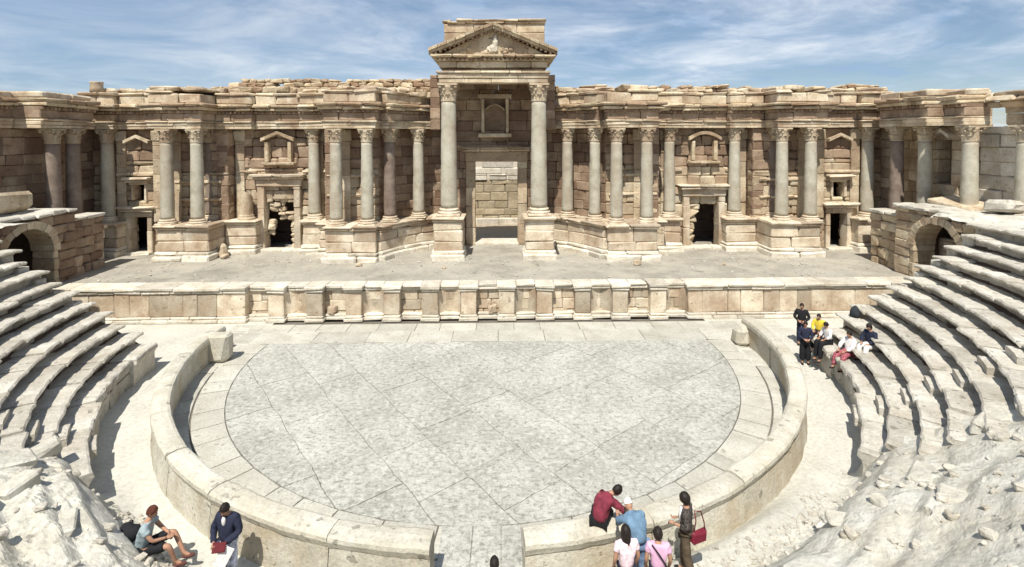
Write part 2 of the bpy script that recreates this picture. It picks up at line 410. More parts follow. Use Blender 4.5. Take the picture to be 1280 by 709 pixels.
# big slabs laid on the diagonal, clipped by the disc
def clip(poly, inside, inter):
    out = []
    for a, b in zip(poly, poly[1:]+poly[:1]):
        ia, ib = inside(a), inside(b)
        if ia: out.append(a)
        if ia != ib: out.append(inter(a, b))
    return out
def bis(a, b, inside):
    lo, hi = (a, b) if inside(a) else (b, a)
    for _ in range(24):
        m = ((lo[0]+hi[0])/2, (lo[1]+hi[1])/2)
        if inside(m): lo = m
        else: hi = m
    return lo
ang = rad(37); ca, sa = cos(ang), sin(ang)
mb = MB(); u = -16
rng = random.Random(11)
while u < 16:
    wd = rng.uniform(1.1, 2.3); v = -16+rng.uniform(0, 1.5)
    while v < 16:
        ln = rng.uniform(1.2, 3.4); g = .0095
        quad = [(u+g, v+g), (u+wd-g, v+g), (u+wd-g, v+ln-g), (u+g, v+ln-g)]
        sub = []
        for a, b in zip(quad, quad[1:]+quad[:1]):
            for k in range(30): sub.append((a[0]+(b[0]-a[0])*k/30, a[1]+(b[1]-a[1])*k/30))
        P = [(x*ca-y*sa, x*sa+y*ca) for x, y in sub]
        P = [(x+.07*noise.noise(Vector((x*.9, y*.9, 0)))+.02*noise.noise(Vector((x*5, y*5, 0))), y+.07*noise.noise(Vector((x*.9, y*.9, 8)))+.02*noise.noise(Vector((x*5, y*5, 8)))) for x, y in P]
        for k in range(90):
            if len(P) < 3: break
            nx_, ny_ = cos(2*pi*k/90), sin(2*pi*k/90); lim = RD-.012
            f_ = lambda p: p[0]*nx_+p[1]*ny_-lim
            if max(f_(p) for p in P) > 0:
                P = clip(P, lambda p: f_(p) <= 0, lambda a, b: (a[0]+(b[0]-a[0])*f_(a)/(f_(a)-f_(b)), a[1]+(b[1]-a[1])*f_(a)/(f_(a)-f_(b))))
        f2 = lambda p: p[1]-(YCH-.012)
        if len(P) > 2: P = clip(P, lambda p: f2(p) <= 0, lambda a, b: (a[0]+(b[0]-a[0])*f2(a)/(f2(a)-f2(b)), a[1]+(b[1]-a[1])*f2(a)/(f2(a)-f2(b))))
        # the entry strip in the gate belongs to another slab
        if len(P) > 2:
            h = rng.uniform(-.006, .006); n = len(P)
            mb.add([(x, y, -.029) for x, y in P]+[(x, y, h) for x, y in P],
                   [tuple(range(n, 2*n))]+[(i, (i+1) % n, n+(i+1) % n, n+i) for i in range(n)])
        v += ln
    u += wd
mb.build('orchestra_paving', M['paving'], kind='structure')
# ring bands
def ring(mb, r0, r1, a0, a1, L, h, z0=-.028, g=.012, ch=.01):
    n = max(1, int((a1-a0)*r0/L)); cuts = [a0+(a1-a0)*(i+(random.uniform(-.25, .25) if 0 < i < n else 0))/n for i in range(n+1)]
    for a, b in zip(cuts, cuts[1:]):
        hh = h+random.uniform(-.006, .006)
        g0 = g/r0; fm = lambda u, v, z: (v*cos(u), v*sin(u), z)
        mb.sweep([(r0+g, z0), (r0+g, hh-ch), (r0+g+ch, hh), (r1-g-ch, hh), (r1-g, hh-ch), (r1-g, z0)][::-1], a+g0, b-g0, 3, fm, amp=.006)
mb = MB()
ring(mb, RD, 10.45, rad(-180)-math.asin(1.07/9.9), math.asin(1.07/9.9), 1.05, .012, g=.02)
ring(mb, 10.47, 11.38, rad(-180)-math.asin(1.0/10.6), math.asin(1.0/10.6), .9, .02, g=.014)
for k, (y0, y1, l) in enumerate(((YCH, 2.35, 2.2), (2.35, YS-.32, 1.5))):
    xs = [-12.0]
    while xs[-1] < 12: xs.append(xs[-1]+l*random.uniform(.75, 1.25))
    for a, b in zip(xs, xs[1:]):
        mb.block(a+.008, b-.008, y0+.012, y1-.012, -.027, .012+random.uniform(-.005, .005), ch=.01, jit=.006)
mb.build('paving_band', M['band'], kind='structure')

# ------------------------------------------------------------------ parapet of the orchestra
def parapet(name, a0, a1, label, seed):
    root = empty(name, (11.1*cos((a0+a1)/2), 11.1*sin((a0+a1)/2), 0), label, 'low wall', 'two halves of the curved orchestra parapet')
    n = round(abs(a1-a0)*11.1/2.5)
    cuts = [a0+(a1-a0)*(i+(random.uniform(-.2, .2) if 0 < i < n else 0))/n for i in range(n+1)]
    body = MB(); cop = MB()
    for i, (a, b) in enumerate(zip(cuts, cuts[1:])):
        dz = random.uniform(-.02, .02); dv = random.uniform(-.015, .015)
        fm = lambda u, v, z: (v*cos(u), v*sin(u), z)
        g = .014/11
        body.sweep([(10.95, -.02), (10.94, .76), (11.34, .76), (11.40, .30), (11.42, -.02)], a+g, b-g, 12, fm, amp=.022, fr=1.9, jv=dv, seed=seed+i)
        cop.sweep([(10.95, .764), (10.90, .80), (10.89, .95), (10.93, 1.045), (11.0, 1.075), (11.16, 1.085), (11.36, 1.06), (11.41, 1.01), (11.42, .93), (11.385, .85), (11.36, .79), (11.34, .764)], a+g, b-g, 12, fm, amp=.018, fr=1.5, jz=dz, jv=dv, seed=seed+i)
    body.build('wall_face', M['parapet'], root); cop.build('rounded_coping', M['coping'], root)
    return root
gl, gr = atan2(-11.1, -.79), atan2(-11.1, .98)
parapet('curved_parapet', rad(-180)-rad(2), gl, 'left half of the low curved stone parapet, its inner face in shade', 1)
parapet('curved_parapet', gr, rad(4.0), 'right half of the low curved stone parapet, stained orange brown at its foot', 40)
# sill slab in the gate gap
mb = MB()
xs = [-.80, -.1, .55, 1.0]
for a, b in zip(xs, xs[1:]): mb.block(a+.005, b-.005, -11.35, -9.52, -.02, .028+random.uniform(-.006, .006), ch=.012, jit=.008)
mb.block(-1.0, 1.2, -11.9, -11.36, -.02, .10, ch=.03, jit=.02)
o = mb.build('gate_sill', M['paving']); tag(o, 'pale blue grey stone sill slabs filling the gap in the curved parapet', 'threshold')
# end blocks
def loose(name, c, sz, rz, label, mat='parapet', jit=.08, group=None, cat='stone block', tilt=None):
    mb = MB(); mb.rock((0, 0, 0), sz, rz, jit); o = mb.build(name, M[mat]); o.location = c
    return tag(o, label, cat, group)
loose('end_stone', (-10.62, -.62, 0), (.86, .62, 1.12), .05, 'upright pale stone slab at the left end of the parapet, its front catching the sun')
loose('end_stone', (-11.35, .72, 0), (.62, .45, .62), .2, 'small square stone against the stage front just behind the left upright slab')
loose('end_stone', (10.75, .55, 0), (.6, .8, .80), -.1, 'broken yellowish stone block closing the right end of the parapet')

# ------------------------------------------------------------------ stage platform
stg = empty('stage_platform', (0, YS, 0), 'long stone stage front with a row of shallow recesses, under the gravelled stage floor', 'stage')
mb = MB(); nx, ny = 200, 50; vs = []; fs = []
X0, X1, Y0, Y1 = -24.8, 24.8, YS+.55, 14.6
for i in range(nx+1):
    for j in range(ny+1):
        x = X0+(X1-X0)*i/nx; y = Y0+(Y1-Y0)*j/ny; vs.append((x, y, ZS+.035*fbm(x*.4, y*.6, 1)+.012*fbm(x*3, y*3, 4)-.01))
for i in range(nx):
    for j in range(ny):
        k = i*(ny+1)+j; fs.append((k, k+ny+1, k+ny+2, k+1))
mb.add(vs, fs, True); mb.build('stage_floor', M['stage'], stg)
# front wall: recess list
per = 1.84; xn0 = -12.1; niches = [(xn0+per*i+.38, xn0+per*(i+1)-.38, i % 2) for i in range(12)]
XA, XB = -21.3, 21.3
body = MB(); corn = MB(); base = MB()
body.wall(XA, XB, YS+.46, YS+.9, .0, 1.42, h=.5, L=.9)
def fseg(a, b, y, L=1.0):
    z = .28
    body.course(a, b, y, YS+.55, .30, 1.40, L, ch=.03, jit=.015, vj=.015)
cuts = [XA]+[c for n_ in niches for c in n_[:2]]+[XB]
piers = []
for i in range(0, len(cuts), 2):
    a, b = cuts[i], cuts[i+1]; piers.append((a, b))
    if b-a > 3:
        fseg(a, b, YS+.02, .95)
    else: fseg(a, b, YS, 2)
    corn.course(a-.09, b+.09, YS-.13, YS+.95, 1.56, 1.72, 1.5, ch=.03, jit=.018, vj=.02)
    corn.course(a-.04, b+.04, YS-.06, YS+.95, 1.42, 1.555, 1.5, ch=.03, jit=.012, vj=.01)
    base.course(a-.08, b+.08, YS-.12, YS+.5, 0.0, .17, 1.4, ch=.03, jit=.012, vj=.01)
    base.course(a-.03, b+.03, YS-.05, YS+.5, .175, .30, 1.4, ch=.03, jit=.012, vj=.01)
for (a, b, cv) in niches:
    corn.course(a+.09, b-.09, YS+.27, YS+.95, 1.56, 1.71, 3, ch=.03, jit=.015)
    corn.course(a+.04, b-.04, YS+.34, YS+.95, 1.42, 1.555, 3, ch=.02, jit=.01)
    base.course(a+.08, b-.08, YS+.18, YS+.5, 0, .17, 3, ch=.03, jit=.012)
    base.course(a+.03, b-.03, YS+.25, YS+.5, .175, .30, 3, ch=.03, jit=.01)
    if cv:   # rounded back: corner fillets of an apse
        c = (a+b)/2; r = (b-a)/2-.0
        for s in (-1, 1):
            pts = [(c+s*r, YS+.06)]+[(c+s*r*cos(t), YS+.06+.42*sin(t)) for t in [pi/2*k/6 for k in range(7)]]+[(c+s*r, YS+.48)]
            pts = pts[1:]
            body.prism(pts if s < 0 else pts[::-1], .3, 1.40)
    elif random.random() < .35:
        for _ in range(2): body.rock((random.uniform(a+.2, b-.2), YS+.32, .3), (.35, .2, .35), random.uniform(-.4, .4))
body.build('front_wall', M['podium'], stg); corn.build('front_cornice', M['plinth'], stg); base.build('front_base', M['plinth'], stg)

# ------------------------------------------------------------------ stage building
sb = empty('stage_building', (0, 11, ZS), 'two storey high ruined Roman stage facade with rows of columns, doors and a central pediment', 'theatre facade')
P0 = sb
WALLF = []
def side_mirror(f):
    f(-1); f(1)
# --- back walls.  spans: (x0,x1,y_front,holes,material)
wallm, redm = 'wall', 'redwall'
def onew(mat, *a, **k):
    m_ = MB(); m_.wall(*a, **k); m_.build('wall_bay', M[mat], P0)
def bw(mb, x0, x1, yf, z0=ZS, z1=9.35, holes=(), h=.62, L=1.15, vj=.04):
    m_ = MB(); m_.wall(x0, x1, yf, yf+.7, z0, z1, h=h, L=L, holes=holes, vj=vj, ch=.065, jit=.035); m_.build('wall_bay', M[mb], P0)
for s in (-1, 1):
    def R_(a, b): return (a, b) if s > 0 else (-b, -a)
    # door 1 recess
    a, b = R_(20.8, 24.7); hd = R_(21.25, 22.4); hn = R_(21.45, 22.2)
    zs_ = 6.6
    bw(wallm, a, b, 11.2, z1=7.4, holes=[(*hd, ZS, 4.05), (*hn, 4.95, 6.0)])
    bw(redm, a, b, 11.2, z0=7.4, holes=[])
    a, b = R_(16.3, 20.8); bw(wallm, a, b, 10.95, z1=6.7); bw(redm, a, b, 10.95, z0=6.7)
    # door 2 deep recess
    a, b = R_(10.3, 16.3); hd = R_(12.5, 14.45)
    bw(wallm, a, b, 11.8, z1=6.9, holes=[(*hd, ZS, 4.9 if s < 0 else 4.5)], L=1.0); bw(redm, a, b, 11.8, z0=6.9)
    # walls closing the recess sides
    for xx in ((16.3, 10.95), (10.3, 10.7)):
        fm = lambda u, v, z, X=xx[0], sg=(1 if xx[0] < 12 else -1): (s*(X+sg*v), u, z)
        onew('redwall', xx[1], 11.85, -.7, .0, ZS, 9.35, h=.6, fm=fm)
    for xx in (20.8,):
        fm = lambda u, v, z: (s*(20.8-.0-v), u, z)
        onew('redwall', 10.95, 11.25, 0, .6, ZS, 9.35, fm=fm)
    a, b = R_(6.95, 10.3); bw(wallm, a, b, 10.75, z1=7.1 if s > 0 else 6.9); bw(redm, a, b, 10.75, z0=7.1 if s > 0 else 6.9)
# --- curved exedra walls and centre
CY0, RW = 6.1, 8.35
ae = math.asin(6.95/RW); ai = math.asin(3.3/RW)
for s in (-1, 1):
    fm = lambda u, v, z: (s*(v*sin(u/RW)), CY0+v*cos(u/RW), z)
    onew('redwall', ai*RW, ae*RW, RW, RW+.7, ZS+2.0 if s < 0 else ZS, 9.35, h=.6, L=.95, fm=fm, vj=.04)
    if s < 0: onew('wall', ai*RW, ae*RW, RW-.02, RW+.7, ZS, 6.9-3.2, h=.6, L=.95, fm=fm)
# centre wall behind the porch, goes all the way up
CH = (-1.22, 1.62)
onew('redwall', -3.35, 3.35, 13.2, 13.9, ZS, 12.72, h=.62, L=1.1, holes=[(*CH, ZS, 7.25), (-.62, .82, 9.25, 11.3)], vj=.03)
for s in (-1, 1):
    fm = lambda u, v, z: (s*(3.3+v), u, z)
    onew('redwall', 11.2, 13.95, 0, .6, 9.3, 12.72, h=.62, fm=fm)
m_ = MB(); m_.block(-.62, .82, 13.55, 13.88, 9.25, 11.3); m_.build('blind_window', M['redwall'], P0)
# --- closed rooms behind doors (dark inside): rear wall with the central way through
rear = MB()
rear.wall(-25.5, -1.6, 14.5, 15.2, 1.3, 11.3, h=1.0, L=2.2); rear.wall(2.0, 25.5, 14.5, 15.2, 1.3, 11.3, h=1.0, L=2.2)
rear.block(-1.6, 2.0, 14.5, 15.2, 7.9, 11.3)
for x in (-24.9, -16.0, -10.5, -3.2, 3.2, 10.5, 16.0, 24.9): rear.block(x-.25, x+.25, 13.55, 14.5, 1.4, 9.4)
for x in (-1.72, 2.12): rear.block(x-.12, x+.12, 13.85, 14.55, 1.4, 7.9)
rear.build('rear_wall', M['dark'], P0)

# --- podia
def podium(name, x0, x1, yf, yb=11.4, zt=3.75, mat='podium', fm=None, plinth=True, u=None):
    p = MB(); c = MB(); b = MB()
    p.wall(x0, x1, yf, yb, ZS+.5, zt-.27, h=.62, L=1.5, fm=fm, vj=.02, ch=.05, jit=.025)
    c.course(x0-.05, x1+.05, yf-.10, yb, zt-.28, zt-.14, 1.6, fm=fm, ch=.04, jit=.02)
    c.course(x0-.12, x1+.12, yf-.22, yb, zt-.138, zt, 1.7, fm=fm, ch=.05, jit=.03)
    b.course(x0-.14, x1+.14, yf-.34, yb, ZS-.1, ZS+.30, 1.6, fm=fm, ch=.06, jit=.04)
    b.course(x0-.07, x1+.07, yf-.16, yb, ZS+.302, ZS+.498, 1.6, fm=fm, ch=.05, jit=.03)
    o = p.build(name, M[mat], P0); c.build('cornice', M['podium'], o); b.build('plinth', M['plinth'], o)
    for ch_ in o.children: ch_.location = (0, 0, 0)
    return o
for s in (-1, 1):
    def R_(a, b): return (a, b) if s > 0 else (-b, -a)
    podium('podium', *R_(22.62, 24.5), 10.3, 11.3)
    podium('podium', *R_(16.55, 19.55), 9.15, 11.1)
    podium('podium', *R_(14.62, 16.5), 10.85, 11.75)
    podium('podium', *R_(10.45, 11.75), 10.85, 11.75)
    podium('podium', *R_(6.7, 9.6), 8.55, 10.9)
    podium('podium', *R_(9.62, 10.43), 9.9, 10.9)
    podium('pedestal', *((-3.45, -1.75) if s < 0 else (1.93, 3.62)), 8.95, 10.55, zt=4.15)
    fmc = lambda u, v, z: (s*(v*sin(u/7.0)), CY0+v*cos(u/7.0), z)
    podium('curved_podium', rad(27)*7, rad(67)*7, 7.05, 8.45, fm=fmc, zt=3.72)
# --- columns: built once, copied with base and capital
def leafgeo(mb, ang, r0, z0, h, wd, out):
    ca, sa = cos(ang), sin(ang); vs = []; fs = []
    prof = [(0, 0, 1), (.01, .45, 1.1), (.03, .75, 1.0), (.09, .95, .8), (out, 1.0, .55), (out+.02, .88, .3)]
    for (d, t, ww) in prof:
        for k in (-1, 0, 1):
            r = r0+d*1.0+(.012 if k == 0 else 0); y = k*wd/2*ww
            vs.append(((r)*ca-y*sa, (r)*sa+y*ca, z0+t*h))
            
    n = len(vs)
    for i in range(len(prof)-1):
        for k in range(2): a = i*3+k; fs.append((a, a+1, a+4, a+3))
    # thickness
    vs2 = [(x-.03*ca, y-.03*sa, z) for x, y, z in vs]; fs2 = [tuple(n+i for i in f[::-1]) for f in fs]
    rim = [i*3 for i in range(len(prof))]+[len(prof)*3-2]+[i*3+2 for i in range(len(prof))[::-1]]+[1]
    fs3 = [(rim[i], rim[(i+1) % len(rim)], rim[(i+1) % len(rim)]+n, rim[i]+n) for i in range(len(rim))]
    mb.add(vs+vs2, fs+fs2+fs3, False)
def col_meshes(R, H, seed, worn=0.):
    """shaft, base, capital meshes with the foot at the origin"""
    hb = R*.95; hc = R*2.15; rt = R*.86
    b = MB(); b.block(-R*1.38, R*1.38, -R*1.38, R*1.38, 0, hb*.32, ch=.03, jit=.02)
    b.lathe([(R*1.3, hb*.32), (R*1.36, hb*.42), (R*1.34, hb*.54), (R*1.15, hb*.6), (R*1.1, hb*.7), (R*1.2, hb*.78), (R*1.18, hb*.9), (R*1.02, hb*1.0)], n=22)
    sh = MB(); n = 22; prof = []
    k = 26; joints = [H*.36+random.uniform(-.3, .3), H*.68+random.uniform(-.3, .3)]
    joints = [hb+round((q_-hb)/(H-hb-hc)*26)/26*(H-hb-hc) for q_ in joints]
    for i in range(k+1):
        t = i/k; r = R*(1-.14*t**1.6); prof.append((r, hb+t*(H-hb-hc)))
    vs = []; fs = []
    for (r, z) in prof:
        for i in range(n):
            a = 2*pi*i/n
            rr = r*(1+.014*noise.noise(Vector((cos(a)*2, sin(a)*2, z*1.5+seed*9)))+.02*noise.noise(Vector((cos(a)*5+seed, sin(a)*5, z*3))))
            if min(abs(z-q_) for q_ in joints) < .06: rr *= .965
            wn = noise.noise(Vector((cos(a)*1.2+seed*4, sin(a)*1.2, z*.9)))
            if wn > .42-worn: rr *= 1-.22*min(.5, (wn-.42+worn))
            vs.append((rr*cos(a), rr*sin(a), z))
    for j in range(len(prof)-1):
        for i in range(n):
            i2 = (i+1) % n; fs.append((j*n+i, j*n+i2, (j+1)*n+i2, (j+1)*n+i))
    fs.append(tuple(range(n))[::-1]); fs.append(tuple(k*n+i for i in range(n))); sh.add(vs, fs, True)
    z0 = H-hc
    c = MB(); c.lathe([(rt*1.0, z0), (rt*1.1, z0+.03), (rt*1.02, z0+.07), (rt*1.0, z0+hc*.45), (rt*1.12, z0+hc*.75), (rt*1.32, z0+hc*.88)], n=20)
    for i in range(8):
        a = 2*pi*i/8
        if random.random() > .12: leafgeo(c, a, rt*1.0, z0+.04, hc*.38, rt*.72, rt*.30)
        if random.random() > .12: leafgeo(c, a+pi/8, rt*1.02, z0+.06, hc*.64, rt*.62, rt*.36)
    for i in range(4):
        a = pi/4+pi/2*i; x, y = rt*1.52*cos(a), rt*1.52*sin(a)
        if random.random() > .15: c.blob((x, y, z0+hc*.80), (rt*.26, rt*.26, rt*.24), seed+i, .2, 8, 6)
        leafgeo(c, a, rt*1.1, z0+hc*.45, hc*.4, rt*.3, rt*.35)
    # concave sided abacus
    pts = []
    for i in range(4):
        a = pi/4+pi/2*i; a2 = a+pi/2; cr = rt*1.85; p1 = (cr*cos(a+.06), cr*sin(a+.06)); p2 = (cr*cos(a2-.06), cr*sin(a2-.06))
        m_ = (rt*1.22*cos(a+pi/4), rt*1.22*sin(a+pi/4))
        pts += [p1, ((p1[0]+2*m_[0])/3*1.03, (p1[1]+2*m_[1])/3*1.03), m_, ((p2[0]+2*m_[0])/3*1.03, (p2[1]+2*m_[1])/3*1.03), p2]
    c.prism(pts, z0+hc*.88, H)
    return [sh.build('shaft_mesh', M['column'], mesh_only=True), b.build('base_mesh', M['podium'], mesh_only=True), c.build('capital_mesh', M['trim'], mesh_only=True)]
SETS = [col_meshes(.37, 5.62, i*3+1, worn=.0 if i < 2 else .25) for i in range(4)]
BIG = col_meshes(.50, 7.86, 30)
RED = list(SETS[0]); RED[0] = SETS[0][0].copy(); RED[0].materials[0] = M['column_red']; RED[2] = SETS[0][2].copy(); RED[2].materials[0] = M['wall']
def column(x, y, z, st, parent, shaft_mat=None, rz=0, name='column'):
    sh = bpy.data.objects.new(name, st[0]); COL.objects.link(sh); sh.parent = parent; sh.location = Vector((x, y, z))-parent.location
    sh.rotation_euler = (0, 0, rz)
    for nm, me in (('base', st[1]), ('capital', st[2])):
        o = bpy.data.objects.new(nm, me); COL.objects.link(o); o.parent = sh
    return sh
ZC = 3.72
cols = [(23.45, 10.75, 0), (19.15, 9.6, 1), (17.4, 9.6, 0), (17.55, 11.25, 2), (15.3, 11.3, 3), (11.15, 11.3, 1), (9.1, 9.1, 3), (7.3, 9.1, 0), (6.25, 10.35, 1), (4.75, 11.8, 2)]
for s in (-1, 1):
    for (x, y, k) in cols:
        if s < 0 and abs(x-15.3) < .1: continue
        if s < 0 and abs(x-4.75) < .1: k = 3
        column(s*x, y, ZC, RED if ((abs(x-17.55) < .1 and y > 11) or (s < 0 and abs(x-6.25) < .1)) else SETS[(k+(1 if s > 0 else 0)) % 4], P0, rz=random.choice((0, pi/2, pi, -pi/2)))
# broken stub
mb = MB(); vs = []; fs = []; n = 16; pr = [(.50, 0), (.5, .12), (.42, .2), (.42, .3)]+[(.37-.02*k/8, .34+.23*k) for k in range(8)]
for (r, z) in pr:
    for i in range(n):
        a = 2*pi*i/n; t = z/1.95; zz = z-(.55*t**3*(.5+.5*cos(a-.7))+.18*t**2*noise.noise(Vector((cos(a)*2, sin(a)*2, 1)))) ; rr_ = r*(1+.05*noise.noise(Vector((cos(a)*2, sin(a)*2, z*2))))
        vs.append((-15.35+rr_*cos(a), 11.25+rr_*sin(a), ZC+zz))
for k in range(len(pr)-1):
    for i in range(n): i2 = (i+1) % n; fs.append((k*n+i, k*n+i2, (k+1)*n+i2, (k+1)*n+i))
fs.append(tuple((len(pr)-1)*n+i for i in range(n))); mb.add(vs, fs)
mb.build('broken_column', M['trim'], P0)
for x in (-2.60, 2.78): column(x, 9.75, 4.15, BIG, P0, name='giant_column')
# pilaster strips on the walls behind the columns
for s in (-1, 1):
    for (x, y) in ((22.9, 11.2), (19.4, 10.95), (9.0, 10.75), (15.95, 11.8), (11.0, 11.8), (20.5, 10.95)):
        mb = MB(); mb.wall(s*x-.28, s*x+.28, y-.14, y, 3.7, 8.6, h=.9, L=2, ch=.02, jit=.01)
        mb.course(s*x-.36, s*x+.36, y-.22, y-.001, 8.62, 9.3, 2, ch=.08, jit=.03)
        mb.build('pilaster', M['wall'], P0)

# --- entablature: stacked, broken forward over the projecting podia
def entab(x0, x1, yf, yb=14.0, fm=None, squash=1.0, z=9.36, arch=True, top=11.85, rag=.10, name='entablature', low=False, endl=0, endr=0):
    a = MB(); f = MB(); c = MB(); t = MB()
    if squash != 1:
        fm0 = fm; fm = lambda u, v, q__: fm0(u, v, z+(q__-z)*squash)
    def rng_(d): return x0-d*(1-endl), x1+d*(1-endr)
    L = 1.5
    a.course(*rng_(0), yf, yb, z, z+.17, L, fm=fm, vj=.012, ch=.02, jit=.01)
    a.course(*rng_(.03), yf-.03, yb, z+.172, z+.36, L, fm=fm, vj=.012, ch=.02, jit=.01)
    a.course(*rng_(.09), yf-.10, yb, z+.362, z+.47, L*.8, fm=fm, vj=.02, ch=.03, jit=.02)
    f.course(*rng_(0), yf+.02, yb, z+.472, z+.92, L*.8, fm=fm, vj=.03, ch=.03, jit=.02)
    # dentil course
    d0, d1 = rng_(.12); u = d0
    while u < d1-.08:
        if random.random() > .1: f.block(u, u+.13, yf-.14, yf+.1, z+.93, z+1.06, .015, .006, fm)
        u += .24
    f.course(*rng_(.05), yf-.05, yb, z+.922, z+1.09, L, fm=fm, vj=.01, ch=.02, jit=.01)
    c.course(*rng_(.28), yf-.28, yb, z+1.095, z+1.28, 1.2, fm=fm, vj=.03, ch=.05, jit=.03)
    c.course(*rng_(.42), yf-.42, yb, z+1.285, z+1.50, 1.3, fm=fm, vj=.04, ch=.06, jit=.03)
    # attic course
    if low:
        t.course(*rng_(.0), yf+.05, yb, z+1.505, z+1.82, 1.3, fm=fm, vj=.08, ch=.05, jit=.04)
    else: t.course(*rng_(.0), yf+.02, yb, z+1.505, z+2.04, 1.3, fm=fm, vj=.05, ch=.05, jit=.03)
    if not low: t.course(*rng_(.14), yf-.08, yb, z+2.045, z+2.22, 1.3, fm=fm, vj=.03, ch=.06, jit=.035, miss=.05)
    if not low: t.course(*rng_(.0), yf+.25, yb, z+2.22, top, .7, fm=fm, vj=.16, ch=.07, jit=.06, miss=.22)
    o = a.build(name, M['trim'], P0); 
    for nm, m_, mt in (('frieze', f, 'redwall'), ('cornice', c, 'cornice'), ('attic_course', t, 'trim')):
        k = m_.build(nm, M[mt], o); k.location = (0, 0, 0)
    return o
for s in (-1, 1):
    def R_(a, b): return (a, b) if s > 0 else (-b, -a)
    entab(*R_(22.8, 24.7), 10.35)
    entab(*R_(20.03, 22.77), 10.75, endl=1, endr=1)
    entab(*R_(16.95, 20.0), 9.25)
    entab(*R_(14.75, 16.93), 10.75, endl=1, endr=1)
    entab(*R_(11.85, 14.73), 11.25, endl=1, endr=1)
    entab(*R_(10.0, 11.83), 10.75, endl=1, endr=1)
    entab(*R_(6.7, 9.7), 8.75)
    # curved part over the exedra
    fme = lambda u, v, z: (s*(v*sin(u/7.1)), CY0+v*cos(u/7.1), z)
    entab(rad(26)*7.1, rad(61)*7.1, 7.15, 8.6, fm=fme, endl=1, endr=1, name='curved_entablature')
    # fill block behind curve
    mb = MB(); mb.wall(*R_(3.4, 7.2), 13.0, 14.0, 9.36, 11.5, h=.5); mb.build('upper_fill', M['redwall'], P0)
# roof slab over rooms behind
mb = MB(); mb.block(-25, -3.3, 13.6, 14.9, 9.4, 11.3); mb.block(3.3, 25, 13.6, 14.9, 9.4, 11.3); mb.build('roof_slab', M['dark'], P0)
# --- ruined upper masonry behind the left half and low rubble crest on the right
def crest(x0, x1, y, zt, h, name, seed):
    mb = MB(); x = x0; rr = random.Random(seed)
    while x < x1:
        wd = rr.uniform(.35, .95); z = 11.3
        top = zt+.16*noise.noise(Vector((x*.8, seed, 0)))+rr.uniform(-.12, .12)
        edge = min(1, (x-x0)/1.2+.25) if x0 < -10 else 1
        top = 11.3+(top-11.3)*edge
        while z < top:
            hh = min(rr.uniform(.22, .42), top-z+.12)
            mb.block(x+rr.uniform(-.08, .04), x+wd-.02+rr.uniform(-.05, .08), y+rr.uniform(-.22, .18), y+1.1, z, z+hh-.02, .07, .045, rnd=rr)
            z += hh
        x += wd
    mb.build(name, M['cornice'], P0)
mb = MB(); mb.wall(-16.9, -3.4, 12.2, 13.4, 11.3, 12.35, h=.26, L=.62, vj=.13, ch=.06, jit=.04, miss=.03)
mb.wall(-16.2, -3.4, 12.35, 13.4, 12.36, 12.6, h=.2, L=.55, vj=.15, ch=.06, jit=.04, miss=.15)
mb.build('ruined_upper_wall', M['cornice'], P0)
mb = MB(); mb.wall(-17.5, -3.4, 11.3, 12.2, 11.3, 12.0, h=.3, L=.7, vj=.16, ch=.07, jit=.05, miss=.05); mb.build('ruined_upper_wall', M['cornice'], P0)
crest(3.4, 24.6, 12.2, 11.98, 0, 'ruined_crest', 4)
mb = MB(); mb.lathe([(.36, 0), (.34, .3), (.33, .6), (.36, .68)], (-23.9, 10.6, 11.55), 14, jit=.02); mb.build('column_drum', M['trim'], P0)
# --- door frames
def frame(x0, x1, y, z0, z1, w=.30, d=.25, name='door_frame', crown=True, parent=None, mat='podium', hood=0):
    mb = MB(); jb = MB()
    for a, b in ((x0-w, x0), (x1, x1+w)):
        mb.wall(a, b, y-d, y+.45, z0, z1, h=1.3, L=2, ch=.03, jit=.015)
        i0, i1 = (b-.09, b) if a < x0-.01 else (a, a+.09)
    mb.block(x0-w-.05, x1+w+.05, y-d-.04, y+.45, z1, z1+w*1.1, .04, .02)
    o = mb.build(name, M[mat], P0)
    if crown:
        c = MB(); c.course(x0-w-.2, x1+w+.2, y-d-.22, y+.2, z1+w*1.1+.004, z1+w*1.1+.16, 1.4, ch=.04, jit=.02)
        c.course(x0-w-.32, x1+w+.32, y-d-.36, y+.2, z1+w*1.1+.164, z1+w*1.1+.32, 1.2, ch=.05, jit=.03)
        k = c.build('lintel_cornice', M[mat], o); k.location = (0, 0, 0)
    return o
def stone_(*a):
    m_ = MB(); m_.rock(*a); m_.build('fallen_stone', M['wall'], P0)
